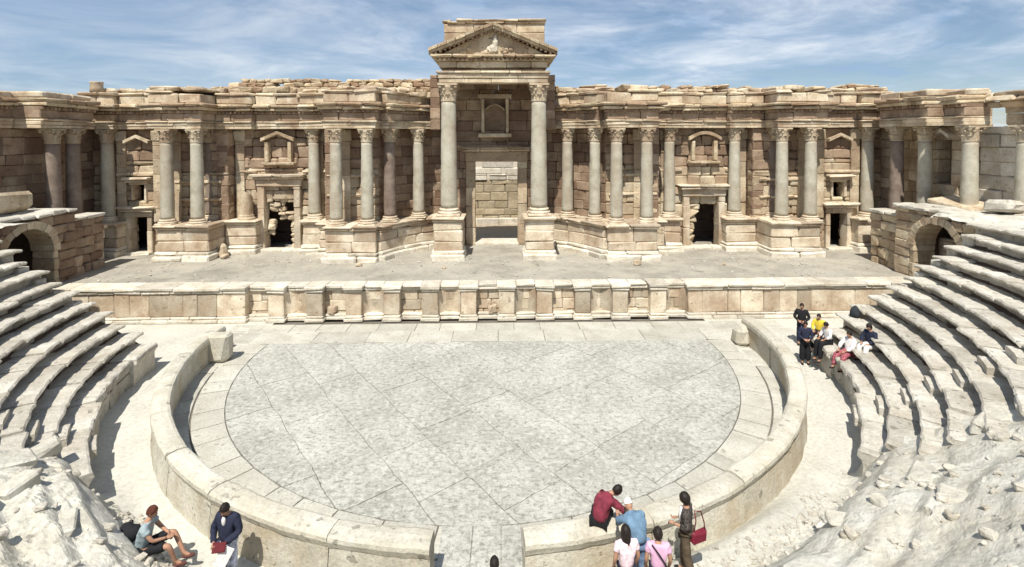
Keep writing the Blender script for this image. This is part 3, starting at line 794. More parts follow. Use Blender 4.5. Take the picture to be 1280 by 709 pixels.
for s in (-1, 1):
    def R_(a, b): return (a, b) if s > 0 else (-b, -a)
    frame(*R_(21.3, 22.35), 11.2, ZS, 3.98)
    frame(*R_(21.5, 22.2), 11.2, 5.0, 5.95, w=.14, d=.18, name='niche_frame')
    mb = MB(); mb.block(*R_(21.0, 22.7), 10.6, 11.25, ZS-.05, ZS+.14, .04, .03); mb.build('door_sill', M['plinth'], P0)
    hd = R_(12.55, 14.4)
    frame(*hd, 11.8, ZS, 5.75 if s < 0 else 5.0, w=.42, d=.30, name='broken_door_frame')
    # broken filling of the side doors: ragged stones narrowing the dark gap
    rr = random.Random(5+s)
    zt = 5.7 if s < 0 else 5.0
    mid = (hd[0]+hd[1])/2
    if s < 0:
        for (a_, b_, c_, d_) in ((hd[0], hd[1], 4.75, 5.72), (hd[0]+.1, hd[1]-.75, 4.1, 4.74), (hd[0]+.75, hd[1]-.1, 3.6, 4.1), (hd[0], hd[0]+.5, 2.6, 3.6), (hd[1]-.35, hd[1], 1.75, 3.6)):
            z = c_
            while z < d_-.1:
                x = a_
                while x < b_-.1:
                    wd = min(rr.uniform(.28, .62), b_-x)
                    m_ = MB(); m_.block(x, x+wd-.01, 11.92+rr.uniform(-.12, .12), 12.35, z, min(z+.34, d_)-.01, .07, .05, rnd=rr); m_.build('fallen_stone', M['wall'], P0)
                    x += wd
                z += .34
    else:
        for k in range(9):
            t = k/8; z = ZS+3.2*t
            stone_((hd[0]+.15+.35*t**2+rr.uniform(-.05, .05), 12.0, z-.05), (.45+.3*t, .4, .45), rr.uniform(-.3, .3))
            if t > .75: stone_((hd[1]-.25, 12.0, z-.05), (.5, .4, .4), rr.uniform(-.3, .3))
    mb = MB(); mb.course(hd[0]-.6, hd[1]+.6, 11.2, 11.85, ZS-.05, ZS+.16, 1.2); mb.build('door_sill', M['plinth'], P0)
    # little temple niche above the side doors
    x0, x1 = R_(12.55, 14.4)
    mb = MB(); mb.block(x0+.1, x0+.34, 11.45, 11.85, 7.3, 8.55, .03, .02); mb.block(x1-.34, x1-.1, 11.45, 11.85, 7.3, 8.55, .03, .02)
    xm = (x0+x1)/2; yy = 11.35
    n = 8
    for k in range(n):     # shallow arch / gable of separate voussoirs
        t0, t1 = k/n, (k+1)/n
        if s < 0:
            za = 8.6+.45*(1-abs(2*t0-1)); zb = 8.6+.45*(1-abs(2*t1-1))
        else:
            za = 8.6+.38*sin(pi*t0); zb = 8.6+.38*sin(pi*t1)
        xa = x0-.1+(x1-x0+.2)*t0; xb = x0-.1+(x1-x0+.2)*t1
        vs = [(xa, yy, za), (xb, yy, zb), (xb, yy, zb+.2), (xa, yy, za+.2)]; vs += [(x, 11.85, z) for x, _, z in vs]
        mb.add(vs, [(0, 1, 2, 3), (7, 6, 5, 4), (3, 2, 6, 7), (1, 0, 4, 5), (0, 3, 7, 4), (2, 1, 5, 6)])
    mb.course(x0-.1, x1+.1, 11.4, 11.85, 7.1, 7.28, 1); 
    mb.build('aedicule', M['cornice'], P0)
    # horizontal string courses and small gables over door 1
    x0, x1 = R_(21.1, 22.6); mb = MB()
    mb.course(*R_(20.85, 23.2), 10.98, 11.3, 6.5, 6.7, 1.0, ch=.04, jit=.02); mb.build('string_course', M['trim'], P0); mb = MB()
    for k in range(6):
        t0, t1 = k/6, (k+1)/6; za = 8.5+.35*(1-abs(2*t0-1)); zb = 8.5+.35*(1-abs(2*t1-1)); xa = x0+(x1-x0)*t0; xb = x0+(x1-x0)*t1
        vs = [(xa, 10.85, za), (xb, 10.85, zb), (xb, 10.85, zb+.18), (xa, 10.85, za+.18)]; vs += [(x, 11.2, z) for x, _, z in vs]
        mb.add(vs, [(0, 1, 2, 3), (7, 6, 5, 4), (3, 2, 6, 7), (1, 0, 4, 5), (0, 3, 7, 4), (2, 1, 5, 6)])
    mb.build('gable', M['trim'], P0)
    for (a, b, y, z) in ((16.7, 20.6, 10.95, 6.05), (16.7, 20.6, 10.95, 4.95), (7.2, 10.2, 10.75, 6.4), (7.2, 10.2, 10.75, 5.2), (10.5, 12.1, 11.8, 6.6), (14.9, 16.2, 11.8, 6.6)):
        mb = MB(); mb.course(*R_(a, b), y-.12, y+.1, z, z+.16, 1.0, ch=.04, jit=.025); mb.build('string_course', M['trim'], P0)
# royal door
frame(-1.2, 1.6, 13.2, ZS, 7.2, w=.62, d=.25, name='royal_door_frame', mat='wall')
mb = MB(); mb.block(-1.25, 1.65, 12.9, 14.6, ZS-.1, ZS+.12, .03, .02); mb.build('door_sill', M['plinth'], P0)
# window aedicule high on the porch wall
mb = MB()
for x in (-.78, .82): mb.wall(x, x+.20, 12.78, 13.2, 9.1, 11.35, h=2.4, L=2)
mb.course(-1.0, 1.22, 12.65, 13.2, 8.82, 9.08, 3); mb.course(-1.0, 1.22, 12.6, 13.2, 11.36, 11.62, 3)
for k in range(10):
    t0, t1 = k/10, (k+1)/10; za = 10.55+.35*sin(pi*t0); zb = 10.55+.35*sin(pi*t1); xa = -.55+1.3*t0; xb = -.55+1.3*t1
    vs = [(xa, 12.95, za), (xb, 12.95, zb), (xb, 12.95, zb+.12), (xa, 12.95, za+.12)]; vs += [(x, 13.54, z) for x, _, z in vs]
    mb.add(vs, [(0, 1, 2, 3), (7, 6, 5, 4), (3, 2, 6, 7), (1, 0, 4, 5), (0, 3, 7, 4), (2, 1, 5, 6)])
mb.build('window_frame', M['wall'], P0)
mb = MB(); mb.course(-3.0, 3.2, 12.95, 13.3, 8.1, 8.3, 1.6, ch=.03, jit=.02); mb.build('string_course', M['redwall'], P0)

# --- porch: entablature, pediment, attic block
def fr(x0, x1, y0, y1, z0, z1, mb, L=1.6, **k): mb.course(x0, x1, y0, y1, z0, z1, L, **k)
PX0, PX1, PYF = -3.12, 3.28, 9.2
a = MB()
fr(PX0, PX1, PYF, PYF+.95, 12.02, 12.28, a, vj=.008, ch=.02, jit=.008); fr(PX0-.04, PX1+.04, PYF-.05, PYF+.95, 12.283, 12.55, a, vj=.008, ch=.02, jit=.008)
fr(PX0-.14, PX1+.14, PYF-.16, PYF+.95, 12.553, 12.70, a, vj=.01, ch=.03, jit=.015)
for x in (PX0, PX1-.95): # side beams back to the wall
    a.course(PYF+.96, 13.3, x, x+.95, 12.02, 12.7, 1.5, fm=lambda u, v, z: (v, u, z), ch=.02, jit=.01)
# ceiling slabs
a.course(PX0+.3, PX1-.3, PYF+.4, 13.6, 12.705, 12.9, 1.2, ch=.02, jit=.01)
pe = a.build('porch_entablature', M['trim'], P0)
f = MB(); fr(PX0+.02, PX1-.02, PYF+.03, 13.6, 12.91, 13.28, f, vj=.02, ch=.03, jit=.015); f.build('frieze', M['trim'], pe).location = (0, 0, 0)
d = MB(); x = PX0-.2
while x < PX1+.1: d.block(x, x+.13, PYF-.30, PYF+.05, 13.28, 13.42, .015, .006); x += .26
fr(PX0-.1, PX1+.1, PYF-.12, 13.6, 13.285, 13.43, d); d.build('dentils', M['cornice'], pe).location = (0, 0, 0)
ped = MB(); fr(PX0-.42, PX1+.42, PYF-.5, 13.2, 13.435, 13.60, ped, L=.9, ch=.05, jit=.03, vj=.05)
pd = ped.build('pediment', M['cornice'], P0)
# raking cornice and tympanum
xm = (PX0+PX1)/2; hw = (PX1-PX0)/2+.52; apex = 15.45; foot = 13.62
rk = MB(); mods = MB()
for sgn in (-1, 1):
    n = 7
    for k in range(n):
        t0, t1 = k/n, (k+1)/n-.006
        xa, xb = xm+sgn*hw*(1-t0), xm+sgn*hw*(1-t1); za, zb = foot+(apex-foot)*t0-.32*t0, foot+(apex-foot)*t1-.32*t1
        j = random.uniform(-.02, .02); yf = PYF-.52+random.uniform(-.03, .03)
        for (dy, z_, h_) in ((0, .17, .17), (.14, 0, .165)):
            vs = [(xa, yf+dy, za+z_+j), (xb, yf+dy, zb+z_+j), (xb, yf+dy, zb+z_+h_+j), (xa, yf+dy, za+z_+h_+j)]; vs += [(x, 12.9, z) for x, _, z in vs]
            F = [(0, 1, 2, 3), (7, 6, 5, 4), (3, 2, 6, 7), (1, 0, 4, 5), (0, 3, 7, 4), (2, 1, 5, 6)]
            rk.add(vs, F if sgn > 0 else [f_[::-1] for f_ in F])
    for k in range(14):
        t = (k+.5)/14; x = xm+sgn*hw*(1-t); z = foot+(apex-foot-.32)*t-.10
        mods.block(x-.06, x+.06, PYF-.34, PYF+.1, z-.04, z+.09, .015, .01)
rk.build('raking_cornice', M['cornice'], pd).location = (0, 0, 0); mods.build('dentils', M['redwall'], pd).location = (0, 0, 0)
ty = MB(); ty.add([(PX0, PYF+.12, 13.6), (PX1, PYF+.12, 13.6), (xm, PYF+.12, 15.2), (PX0, PYF+.8, 13.6), (PX1, PYF+.8, 13.6), (xm, PYF+.8, 15.2)],
                 [(0, 1, 2), (5, 4, 3), (0, 3, 4, 1), (1, 4, 5, 2), (2, 5, 3, 0)])
for k in range(14):   # worn carving around the middle
    x = xm+random.uniform(-1.9, 1.9); ty.blob((x, PYF+.10, 13.75+random.uniform(0, .25)), (.16, .09, .13), k, .5, 8, 6)
ty.build('tympanum', M['wall'], pd).location = (0, 0, 0)
rl = MB(); rl.blob((xm+.1, PYF+.02, 14.35), (.17, .14, .34), 3, .4, 10, 8); rl.blob((xm+.14, PYF-.02, 14.72), (.10, .1, .12), 5, .2, 8, 6)
rl.blob((xm-.02, PYF+.0, 14.0), (.30, .15, .22), 8, .5, 10, 8); rl.build('carved_relief', M['plinth'], pd).location = (0, 0, 0)
at = MB(); at.wall(-2.95, 3.2, 10.6, 12.6, 13.9, 15.75, h=.62, L=1.6, vj=.02, ch=.03, jit=.015)
ao = at.build('attic_block', M['trim'], P0)
at = MB(); at.course(-2.75, 3.25, 10.5, 12.7, 15.755, 15.87, 1.5, ch=.03, jit=.02); at.course(-2.2, 3.3, 10.42, 12.75, 15.875, 16.02, 1.3, ch=.04, jit=.03)
at.rock((-2.8, 11, 15.87), (.5, .6, .14)); at.build('capping', M['trim'], ao).location = (0, 0, 0)

# --- wings turning forward at each end
for s in (-1, 1):
    fm = (lambda u, v, z: (s*(24.65+v), u, z))
    y_end = 4.6 if s > 0 else -2.2
    wm = MB(); holes = [(4.6, 5.5, 8.0, 8.9)] if s < 0 else [(6.1, 7.0, 6.2, 8.6)]
    if s < 0: holes.append((3.3, 4.0, 8.0, 8.9))
    wm.wall(y_end, 14.5, 0, .8, 1.6, 9.35, h=.62, L=1.15, holes=holes, fm=fm, vj=.04)
    wm.wall(y_end+.3, 14.5, .82, 1.1, 1.6, 11.0, h=2, L=5, fm=fm, vj=0)
    wo = wm.build('wing_wall', M['wall' if s > 0 else 'redwall'], P0)  # left wing, turned from the sun, takes the shade-browned stone
    # wing podium under the columns
    pm = MB(); pm.wall(5.9, 9.6, -1.8, 0, 1.7, 3.7, h=.65, L=1.4, fm=fm)
    pm.course(5.8, 9.7, -1.95, 0, 3.55, 3.75, 1.4, fm=fm); pm.build('wing_podium', M['podium'], P0)
    yy = ((7.0, -1.15), (8.3, -1.15)) if s < 0 else ((6.9, -.75), (8.5, -1.1))
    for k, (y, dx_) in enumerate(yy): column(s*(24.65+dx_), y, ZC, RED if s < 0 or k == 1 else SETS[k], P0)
    if s > 0:
        column(23.6, 3.85, ZC, SETS[0], P0); column(24.2, 1.75, ZC, SETS[1], P0)
        pm = MB(); pm.wall(2.9, 5.0, -1.8, 0, 1.7, 3.7, h=.65, L=1.4, fm=fm); pm.build('wing_podium', M['podium'], P0)
    def wing_ent(u0, u1, v, vb=.8):
        return entab(u0, u1, v, vb, squash=(1.07 if s > 0 else 1.05) if u0 > 5 else (.98 if u0 > 3 else (1.05 if u0 > 1 else 1.0)), fm=fm, endl=1, endr=1, name='wing_entablature', low=True)
    if s < 0: wing_ent(5.9, 9.4, -1.5); wing_ent(2.0, 5.88, -.15); wing_ent(-2.2, 1.98, -.1); 
    else: wing_ent(5.9, 9.4, -1.5); wing_ent(4.65, 5.88, -.3); wing_ent(3.7, 4.9, -1.5, -.2); 
    if s > 0:
        # lintel bridging the gap that shows the sky
        mb = MB(); mb.course(-1.6, 4.58, -.3, .22, 10.2, 10.49, 1.6, fm=fm, vj=.06, ch=.08, jit=.05); mb.course(-1.6, 4.58, -.5, .22, 10.50, 10.72, 1.2, fm=fm, vj=.1, ch=.08, jit=.06)
        mb.course(-1.6, 4.58, -.4, .22, 10.73, 10.9, 1.2, fm=fm, vj=.1, ch=.08, jit=.06, miss=.1)
        mb.wall(-1.8, 3.15, -.05, .2, 9.35, 10.2, fm=fm); mb.wall(4.1, 4.62, -.05, .2, 9.35, 10.2, fm=fm)
        mb.build('broken_lintel', M['trim'], P0)
        mb = MB(); mb.wall(-1.8, 4.58, 0, .8, 4.0, 9.3, fm=fm, h=.7, L=1.3, vj=.12); mb.build('wing_wall', M['plinth'], P0)
        mb = MB()
        for k in range(6):
            t0, t1 = k/6, (k+1)/6; za = 8.7+.4*(1-abs(2*t0-1)); zb = 8.7+.4*(1-abs(2*t1-1)); ya = 5.9+1.3*t0; yb = 5.9+1.3*t1
            vs = [(24.3, ya, za), (24.3, yb, zb), (24.3, yb, zb+.2), (24.3, ya, za+.2)]; vs += [(24.7, y, z) for _, y, z in vs]
            mb.add(vs, [(3, 2, 1, 0), (4, 5, 6, 7), (7, 6, 2, 3), (5, 4, 0, 1), (4, 7, 3, 0), (6, 5, 1, 2)])
        mb.build('aedicule', M['plinth'], P0)
# ------------------------------------------------------------------ wall seen through the royal door
bk = empty('courtyard_wall', (0, 22.6, 1.45), 'sunlit ochre stone wall seen through the central doorway', 'wall')
mb = MB(); mb.wall(-14, 14, 22.6, 23.4, 1.7, 5.15, h=.6, L=1.3, ch=.05, jit=.03); mb.build('masonry', M['far'], bk)
mb = MB(); mb.wall(-14, 14, 22.55, 23.4, 5.16, 7.7, h=1.1, L=1.9, rag=.5, holes=[(-.75, -.5, 5.5, 5.7), (.5, .75, 6.0, 6.2), (.95, 1.1, 5.4, 5.55)]); mb.build('upper_course', M['plinth'], bk)
mb = MB(); mb.course(-14, 14, 22.2, 22.6, 1.4, 1.95, 1.6); mb.build('plinth', M['plinth'], bk)

# ------------------------------------------------------------------ side arches of the parodos
def arch_wall(s, label):
    X = 21.3; r = empty('arched_side_wall', (s*X, 3, 0), label, 'arched wall')
    fm = lambda u, v, z: (s*(X+v), u, z)
    yc, R, zs = 3.1, 1.28, 3.35
    m = MB()
    # piers and spandrels, blocks cut round the arch course by course
    z = 0
    while z < 5.05:
        zt = min(z+.45*random.uniform(.85, 1.15), 5.1); zm = (z+zt)/2
        if zm < zs: hw_ = R+.28
        elif zm < zs+R+.28: hw_ = sqrt(max(0, (R+.28)**2-(zm-zs)**2))
        else: hw_ = 0
        yfar = 5.7
        for (a, b) in (((-1.1, yc-hw_), (yc+hw_, yfar)) if hw_ > .1 else ((-1.1, yfar),)):
            if b > a: m.course(a, b, 0, 1.0, z, zt-.008, .8, ch=.05, jit=.03, fm=fm, vj=.05)
        z = zt
    m.wall(5.72, 7.9, .25, 1.2, 0, 4.55, h=.5, L=.8, fm=fm, vj=.08, ch=.06, jit=.05)
    m.build('masonry', M['wall' if s > 0 else 'redwall'], r)  # left wall in the shade-browned stone, right wall in the paler one
    v = MB(); n = 13
    for k in range(n):
        t0, t1 = pi*k/n+.006, pi*(k+1)/n-.006
        ri, ro = R+random.uniform(-.02, .02), R+.36+random.uniform(-.04, .05)
        vs = []
        for vv in (-.04+random.uniform(-.03, .03), 1.1):
            for (rr_, t) in ((ri, t0), (ro, t0), (ro, t1), (ri, t1)): vs.append(fm(yc+rr_*cos(t), vv, zs+rr_*sin(t)))
        F = [(0, 1, 2, 3), (7, 6, 5, 4), (3, 2, 6, 7), (1, 0, 4, 5), (0, 3, 7, 4), (2, 1, 5, 6)]
        v.add(vs, F if s > 0 else [f_[::-1] for f_ in F])
    for a, b in ((yc-R-.3, yc-R), (yc+R, yc+R+.3)): v.wall(a, b, 0, 1.1, 0, zs, h=.5, L=1, fm=fm)
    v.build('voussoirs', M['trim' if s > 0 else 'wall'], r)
    c = MB(); c.block(yc-R-.6, yc+R+.6, 7.0, 7.3, 0, 5.06, fm=fm); c.block(yc-R-.6, yc-R-.32, 1.12, 6.99, 0, 5.06, fm=fm); c.block(yc+R+.32, yc+R+.6, 1.12, 6.99, 0, 5.06, fm=fm); c.block(yc-R-.31, yc+R+.31, 1.12, 6.99, 4.98, 5.06, fm=fm); c.build('tunnel_back', M['dark'], r)  # chamber behind the arch, its darkness painted in with near-black stone
    t = MB()
    # paved top with a projecting lip
    yy = -1.1
    while yy < 5.6:
        d = random.uniform(.7, 1.2); d = min(d, 5.75-yy); x = -.10
        while x < 3.3:
            e = random.uniform(.8, 1.5); t.block(yy+.01, yy+d-.01, x+random.uniform(-.05, .03), min(x+e-.015, 3.3), 5.1, 5.30+random.uniform(-.03, .03), .05, .03, fm); x += e
        yy += d
    t.course(5.74, 7.9, .15, 1.2, 4.56, 4.72, .8, fm=fm)
    t.build('paved_top', M['seat'], r)
arch_wall(-1, 'ruined side wall with a dark round arch at the left end of the stage, in shade')
arch_wall(1, 'sunlit side wall with a dark round arch at the right end of the stage')
# upper terraces beyond the top row
def top_z(R, a):
    x, y = pol(a, R); n = fbm(x*.5, y*.5, 3); h, e = blocky(x, y, .8)
    deg = math.degrees(a) % 360; d = abs(deg-270)           # 0 at the camera side
    up = 1.75*smoothstep(62, 40, d)
    z = 5.35+up*smoothstep(19.2, 22, R)+.12*n+.12*h-.06*(1-smoothstep(0, .1, e))+.03*fbm(x*3, y*3)
    return z*(1-smoothstep(28, 33, R))-.3*smoothstep(30, 33, R)
def top_r(R, a):  # under rows nothing shows
    return top_z(R, a)
polar_field('terrace', M['rubble'], rad(-182.9), rad(-134), 170, 19.25, 33.5, 70, top_r, smooth=False)
polar_field('terrace', M['rubble'], rad(-43), rad(2.9), 170, 19.25, 33.5, 70, top_r, smooth=False)
polar_field('terrace', M['rubble'], rad(-137), rad(-40.8), 200, 23.1, 33.5, 50, lambda R, a: min(top_z(R, a), 7.0) if R > 23.3 else slope_z(R, a)-.1, smooth=False)
# solid core under the seats so that no gap looks into the void
def core(R, a): return max(.0, Z1-.62+(R-ROW1)/TREAD*RISE) if R < 19.4 else 5.0
for a0, a1 in ((rad(-175.5), rad(-138)), (rad(-39.5), rad(-4.5))):
    polar_field('seating_core', M['dark'], a0, a1, 60, 12.95, 19.6, 30, core)
for s in (-1, 1):
    vs = []; fs = []; mb = MB()
    zt = lambda x: 0 if abs(x) < 12.9 else min(5.1, Z1+(abs(x)-12.9)/TREAD*RISE-.15)
    for k in range(14):
        a = 12.9+.65*k; b = a+.65; mb.block(min(s*a, s*b)+.005, max(s*a, s*b)-.005, -1.6, -1.15, -.05, max(.3, zt(a)), .03, .03)
    o = mb.build('retaining_wall', M['seat']); tag(o, 'stepped end wall of the %s seating bank facing the stage passage' % ('right' if s > 0 else 'left'), 'wall')
# ------------------------------------------------------------------ seating
def bank(s, label):
    root = empty('seating_bank', (s*15, -5, 0), label, 'stone seating', 'curved banks of stone seats')
    fmR = (lambda u, v, z: (v*cos(u), v*sin(u), z)) if s > 0 else (lambda u, v, z: (-v*cos(u), v*sin(u), z))
    aend = AZR if s > 0 else rad(-45)
    stairs = (rad(-29.6), rad(-43.2)) if s > 0 else (rad(-35.2), rad(-46.5))
    for n in range(12):
        r = ROW1+n*TREAD; z = Z1+n*RISE; rr = random.Random(n*7+s)
        a0 = -math.asin(1.1/r)+rr.uniform(-.02, .015)*(1 if n else .3)
        if n == 0: prof = [(r+.10, -.02), (r+.11, .66), (r+.05, .80), (r-.02, .88), (r, z-.02), (r+.05, z+.01), (r+.5, z), (r+.85, z-.01), (r+.85, -.02)]
        else: prof = [(r+.33, z-RISE-.25), (r+.33, z-.22), (r+.24, z-.15), (r+.03, z-.11), (r-.01, z-.04), (r+.03, z+.005), (r+.4, z+.0), (r+1.05, z-.02), (r+1.05, z-RISE-.25)]
        a_e = aend+rr.uniform(-.02, .03)-.012*n*.3
        a = a0; m = MB(); k = 0
        while a > a_e:
            L = rr.uniform(.9, 1.7)/r; b = max(a-L, a_e-.01)
            if a-b < .02: break
            big = rr.random() < .10
            m.sweep(prof[::-1], a-.012/r, b+.012/r, max(4, int((a-b)*r/.16)), (lambda u, v, zz: fmR(u, v, zz)), amp=.04 if not big else .07, fr=1.9,
                    jz=rr.uniform(-.045, .03), jv=rr.uniform(-.05, .05)+(.07 if big else 0), seed=n*20+k+(100 if s > 0 else 0), skew=rr.uniform(-.01, .01)/r)
            a = b; k += 1
        ro = m.build('seat_row', M['seat'], root)
        # small half steps of the stairways
        for sa_ in stairs[:1]:
            m = MB(); wd = .42/r
            g = sa_+rr.uniform(-.01, .01)
            m.sweep([(r-.16, z-RISE-.03), (r-.16, z-RISE*.5), (r+.30, z-RISE*.45), (r+.30, z-RISE-.03)][::-1], g+wd, g-wd, 7, fmR, amp=.02, fr=2.5, seed=n)
            m.build('stair_step', M['seat'], ro).location = (0, 0, 0)
bank(-1, 'left curved bank of worn stone seat rows, its risers in deep shade')
bank(1, 'right curved bank of pale worn stone seat rows with tourists at its lower end')

# ------------------------------------------------------------------ broken blocks on the slope and elsewhere
def gz(x, y):
    return slope_z(hypot(x, y), atan2(y, x))
spots = [(-10.3, -9.0, .9, .5, .3, 'flat broken seat stone where the lowest left row ends'), (-9.9, -10.0, .8, .6, .35, 'angular pale block just below the broken left rows'),
 (-10.9, -10.9, 1.0, .6, .35, 'larger pale block near the left edge of the rubble, dark gap under it'), (-8.9, -11.0, .6, .45, .3, 'small rounded rubble stone left of the sitting man'),
 (-11.8, -10.4, .9, .6, .4, 'whitish block at the far left edge of the rubble'), (-9.4, -11.9, 1.1, .7, .35, 'broad whitish slab in the bottom left corner'),
 (-7.6, -11.6, .7, .5, .2, 'flat stone in front of the sitting man'),
 (10.6, -9.6, .6, .35, .26, 'square stair stone at the foot of the right seats'), (11.5, -9.9, .9, .5, .3, 'second stair stone a little higher up the right rubble'),
 (12.3, -9.9, .7, .35, .24, 'long stair stone below the fourth right row'), (9.4, -10.6, .8, .4, .2, 'thin slab among the right rubble with a dark edge'),
 (7.3, -11.2, .55, .3, .16, 'small wedge shaped stone nearest the right part of the parapet'), (8.1, -11.3, .6, .3, .18, 'small wedge stone second from the parapet on the right'),
 (9.1, -11.9, .8, .4, .2, 'flat stone in the lower right rubble'), (11.2, -12.2, .6, .4, .26, 'blocky stone towards the bottom right corner'), (12.9, -11.2, .6, .45, .26, 'pale block near the right edge of the rubble'),
 (13.6, -9.9, .6, .4, .24, 'weathered block by the broken end of the fifth right row')]
for i, (x, y, a, b, c, lab) in enumerate(spots):
    loose('rubble_block', (x, y, gz(x, y)-.15), (a, b, c*.9), random.uniform(0, 3), lab, 'rubble', .22, 'broken blocks lying on the rubble slopes', 'stone block')
# blocks on top of the left side wall
loose('coping_block', (-23.2, 3.4, 5.30), (1.9, 2.4, .95), .08, 'large squared block lying on the paved top of the left side wall', 'wall', .03)
loose('coping_block', (-23.7, 2.6, 6.26), (1.4, 1.7, .42), .15, 'thin pale block stacked on the large squared block at the left edge', 'seat', .04)
loose('coping_block', (23.6, 4.2, 5.32), (1.5, 2.7, .22), -.03, 'long low slab under the right wing column', 'trim', .05)
loose('coping_block', (23.5, 1.9, 5.32), (1.3, 1.1, .6), .3, 'weathered block on the terrace beside the right wing wall', 'seat', .1)
loose('coping_block', (24.0, .4, 5.32), (1.2, 1.0, .75), .7, 'tilted grey block at the right edge of the terrace', 'wall', .12)
for i, (x, y, a, lab) in enumerate(((-15.9, 9.6, .42, 'small stone lying by the foot of the left podium corner'), (-16.6, 9.0, .35, 'stone chip near the corner of the projecting left podium'), (8.1, 7.4, .4, 'stone lying before the right inner podium'),
     (-2.6, 6.9, .22, 'small dark stone on the stage floor left of centre'), (12.9, 7.2, .2, 'tiny stone on the stage in front of the right side door'), (-7.4, 7.6, .35, 'weathered stone before the left inner podium'), (-16.2, 10.0, .5, 'stone stump standing on the stage between the left podia'))):
    loose('loose_stone', (x, y, ZS-.02), (a, a*.8, a*.6 if i < 6 else .75), random.uniform(0, 3), lab, 'trim', .2, 'loose stones on the stage')
mb = MB(); rr = random.Random(3)
for k in range(700):
    t = rr.random()
    if t < .35: x, y, z = rr.uniform(-24, 24), rr.uniform(4.3, 10.5), ZS
    elif t < .5: x, y, z = rr.uniform(-20, 20), rr.uniform(7.8, 8.9), ZS
    else:
        a = rad(rr.uniform(-136, -42)); R = rr.uniform(12.5, 18); x, y = pol(a, R); z = slope_z(R, a)
    s_ = rr.uniform(.03, .09) if z == ZS else rr.uniform(.04, .17)
    mb.rock((x, y, z-.01), (s_*1.4, s_, s_*.7), rr.uniform(0, 3), .2)
for k in range(900):
    a = rad(rr.uniform(-132, -46)); R = 12.3+rr.gauss(.05, .22); x, y = pol(a, R); s_ = rr.uniform(.025, .09)
    mb.rock((x, y, slope_z(R, a)-.012), (s_*1.4, s_, s_*.6), rr.uniform(0, 3), .2)
mb.build('stone_chips', M['seat'], kind='stuff')
#PEOPLE
# ------------------------------------------------------------------ people
PM = {}
def pmat(name, c, var=.2, sc=25, rough=.85):
    if name not in PM: PM[name] = plain(name, c, rough, var, sc)
    return PM[name]
SKIN = lambda: pmat('skin', (.42, .235, .155), .08, 40, .6)
HAIR = lambda: pmat('dark_hair', (.018, .013, .011), .4, 60, .6)
def skin_geo(V, E, R, sub=1):
    me = bpy.data.meshes.new('tmp'); me.from_pydata([tuple(v) for v in V], E, [])
    ob = bpy.data.objects.new('tmp', me); COL.objects.link(ob)
    md = ob.modifiers.new('s', 'SKIN'); md.use_smooth_shade = True
    if not me.skin_vertices: return None
    lay = me.skin_vertices[0].data
    for i, r in enumerate(R):
        lay[i].radius = (r, r) if not hasattr(r, '__len__') else r; lay[i].use_root = (i == 0)
    ob.modifiers.new('u', 'SUBSURF').levels = sub
    dg = bpy.context.evaluated_depsgraph_get(); dg.update()
    m2 = bpy.data.meshes.new_from_object(ob.evaluated_get(dg))
    out = ([tuple(v.co) for v in m2.vertices], [tuple(p.vertices) for p in m2.polygons])
    bpy.data.objects.remove(ob); bpy.data.meshes.remove(me); bpy.data.meshes.remove(m2)
    return out
def chain(mb, pts, rad_, n=6):
    vs = []; fs = []
    for i, (p, r) in enumerate(zip(pts, rad_)):
        p = Vector(p); d = (Vector(pts[min(i+1, len(pts)-1)])-Vector(pts[max(i-1, 0)])).normalized()
        u = d.orthogonal().normalized(); w_ = d.cross(u)
        for k in range(n): a = 2*pi*k/n; vs.append(p+u*r*cos(a)+w_*r*sin(a))
    for i in range(len(pts)-1):
        for k in range(n): k2 = (k+1) % n; fs.append((i*n+k, i*n+k2, (i+1)*n+k2, (i+1)*n+k))
    fs.append(tuple(range(n))[::-1]); fs.append(tuple((len(pts)-1)*n+k for k in range(n)))
    mb.add(vs, fs, True)
def head_geo(mb, c, fwd, up, s=1.0):
    """skull with brow, nose, lips, chin and ears; fwd = where the face looks"""
    fwd = Vector(fwd).normalized(); up = (Vector(up)-fwd*Vector(up).dot(fwd)).normalized(); rt = fwd.cross(up)
    n, m = 20, 16; vs = []; fs = []
    for i in range(m+1):
        th = pi*i/m
        for j in range(n):
            ph = 2*pi*j/n; x, y, z = sin(th)*cos(ph), sin(th)*sin(ph), cos(th)
            px, py, pz = x*.072, y*.092, z*.112
            if z < 0: px *= 1-.28*z*z; py *= 1-.12*z*z
            if y > .55:
                if abs(x) < .22 and -.38 < z < .08: py += .020*(1-abs(x)/.22)*(1-abs(z+.2)/.28)     # nose
                if abs(x) < .4 and -.02 < z < .2: py -= .006
                if abs(x) < .3 and -.62 < z < -.42: py += .005
            vs.append(Vector(c)+(rt*px+fwd*py+up*pz)*s)
    for i in range(m):
        for j in range(n): j2 = (j+1) % n; fs.append((i*n+j, (i+1)*n+j, (i+1)*n+j2, i*n+j2))
    mb.add(vs, fs, True)
    for sd in (-1, 1):
        e = MB(); e.blob((0, 0, 0), (.010, .018, .028), 1, .15, 8, 6)
        mb.add([Vector(c)+(rt*(sd*.072+v[0])+fwd*(v[1]-.005)+up*(v[2]-.005))*s for v in e.v], e.f, True)
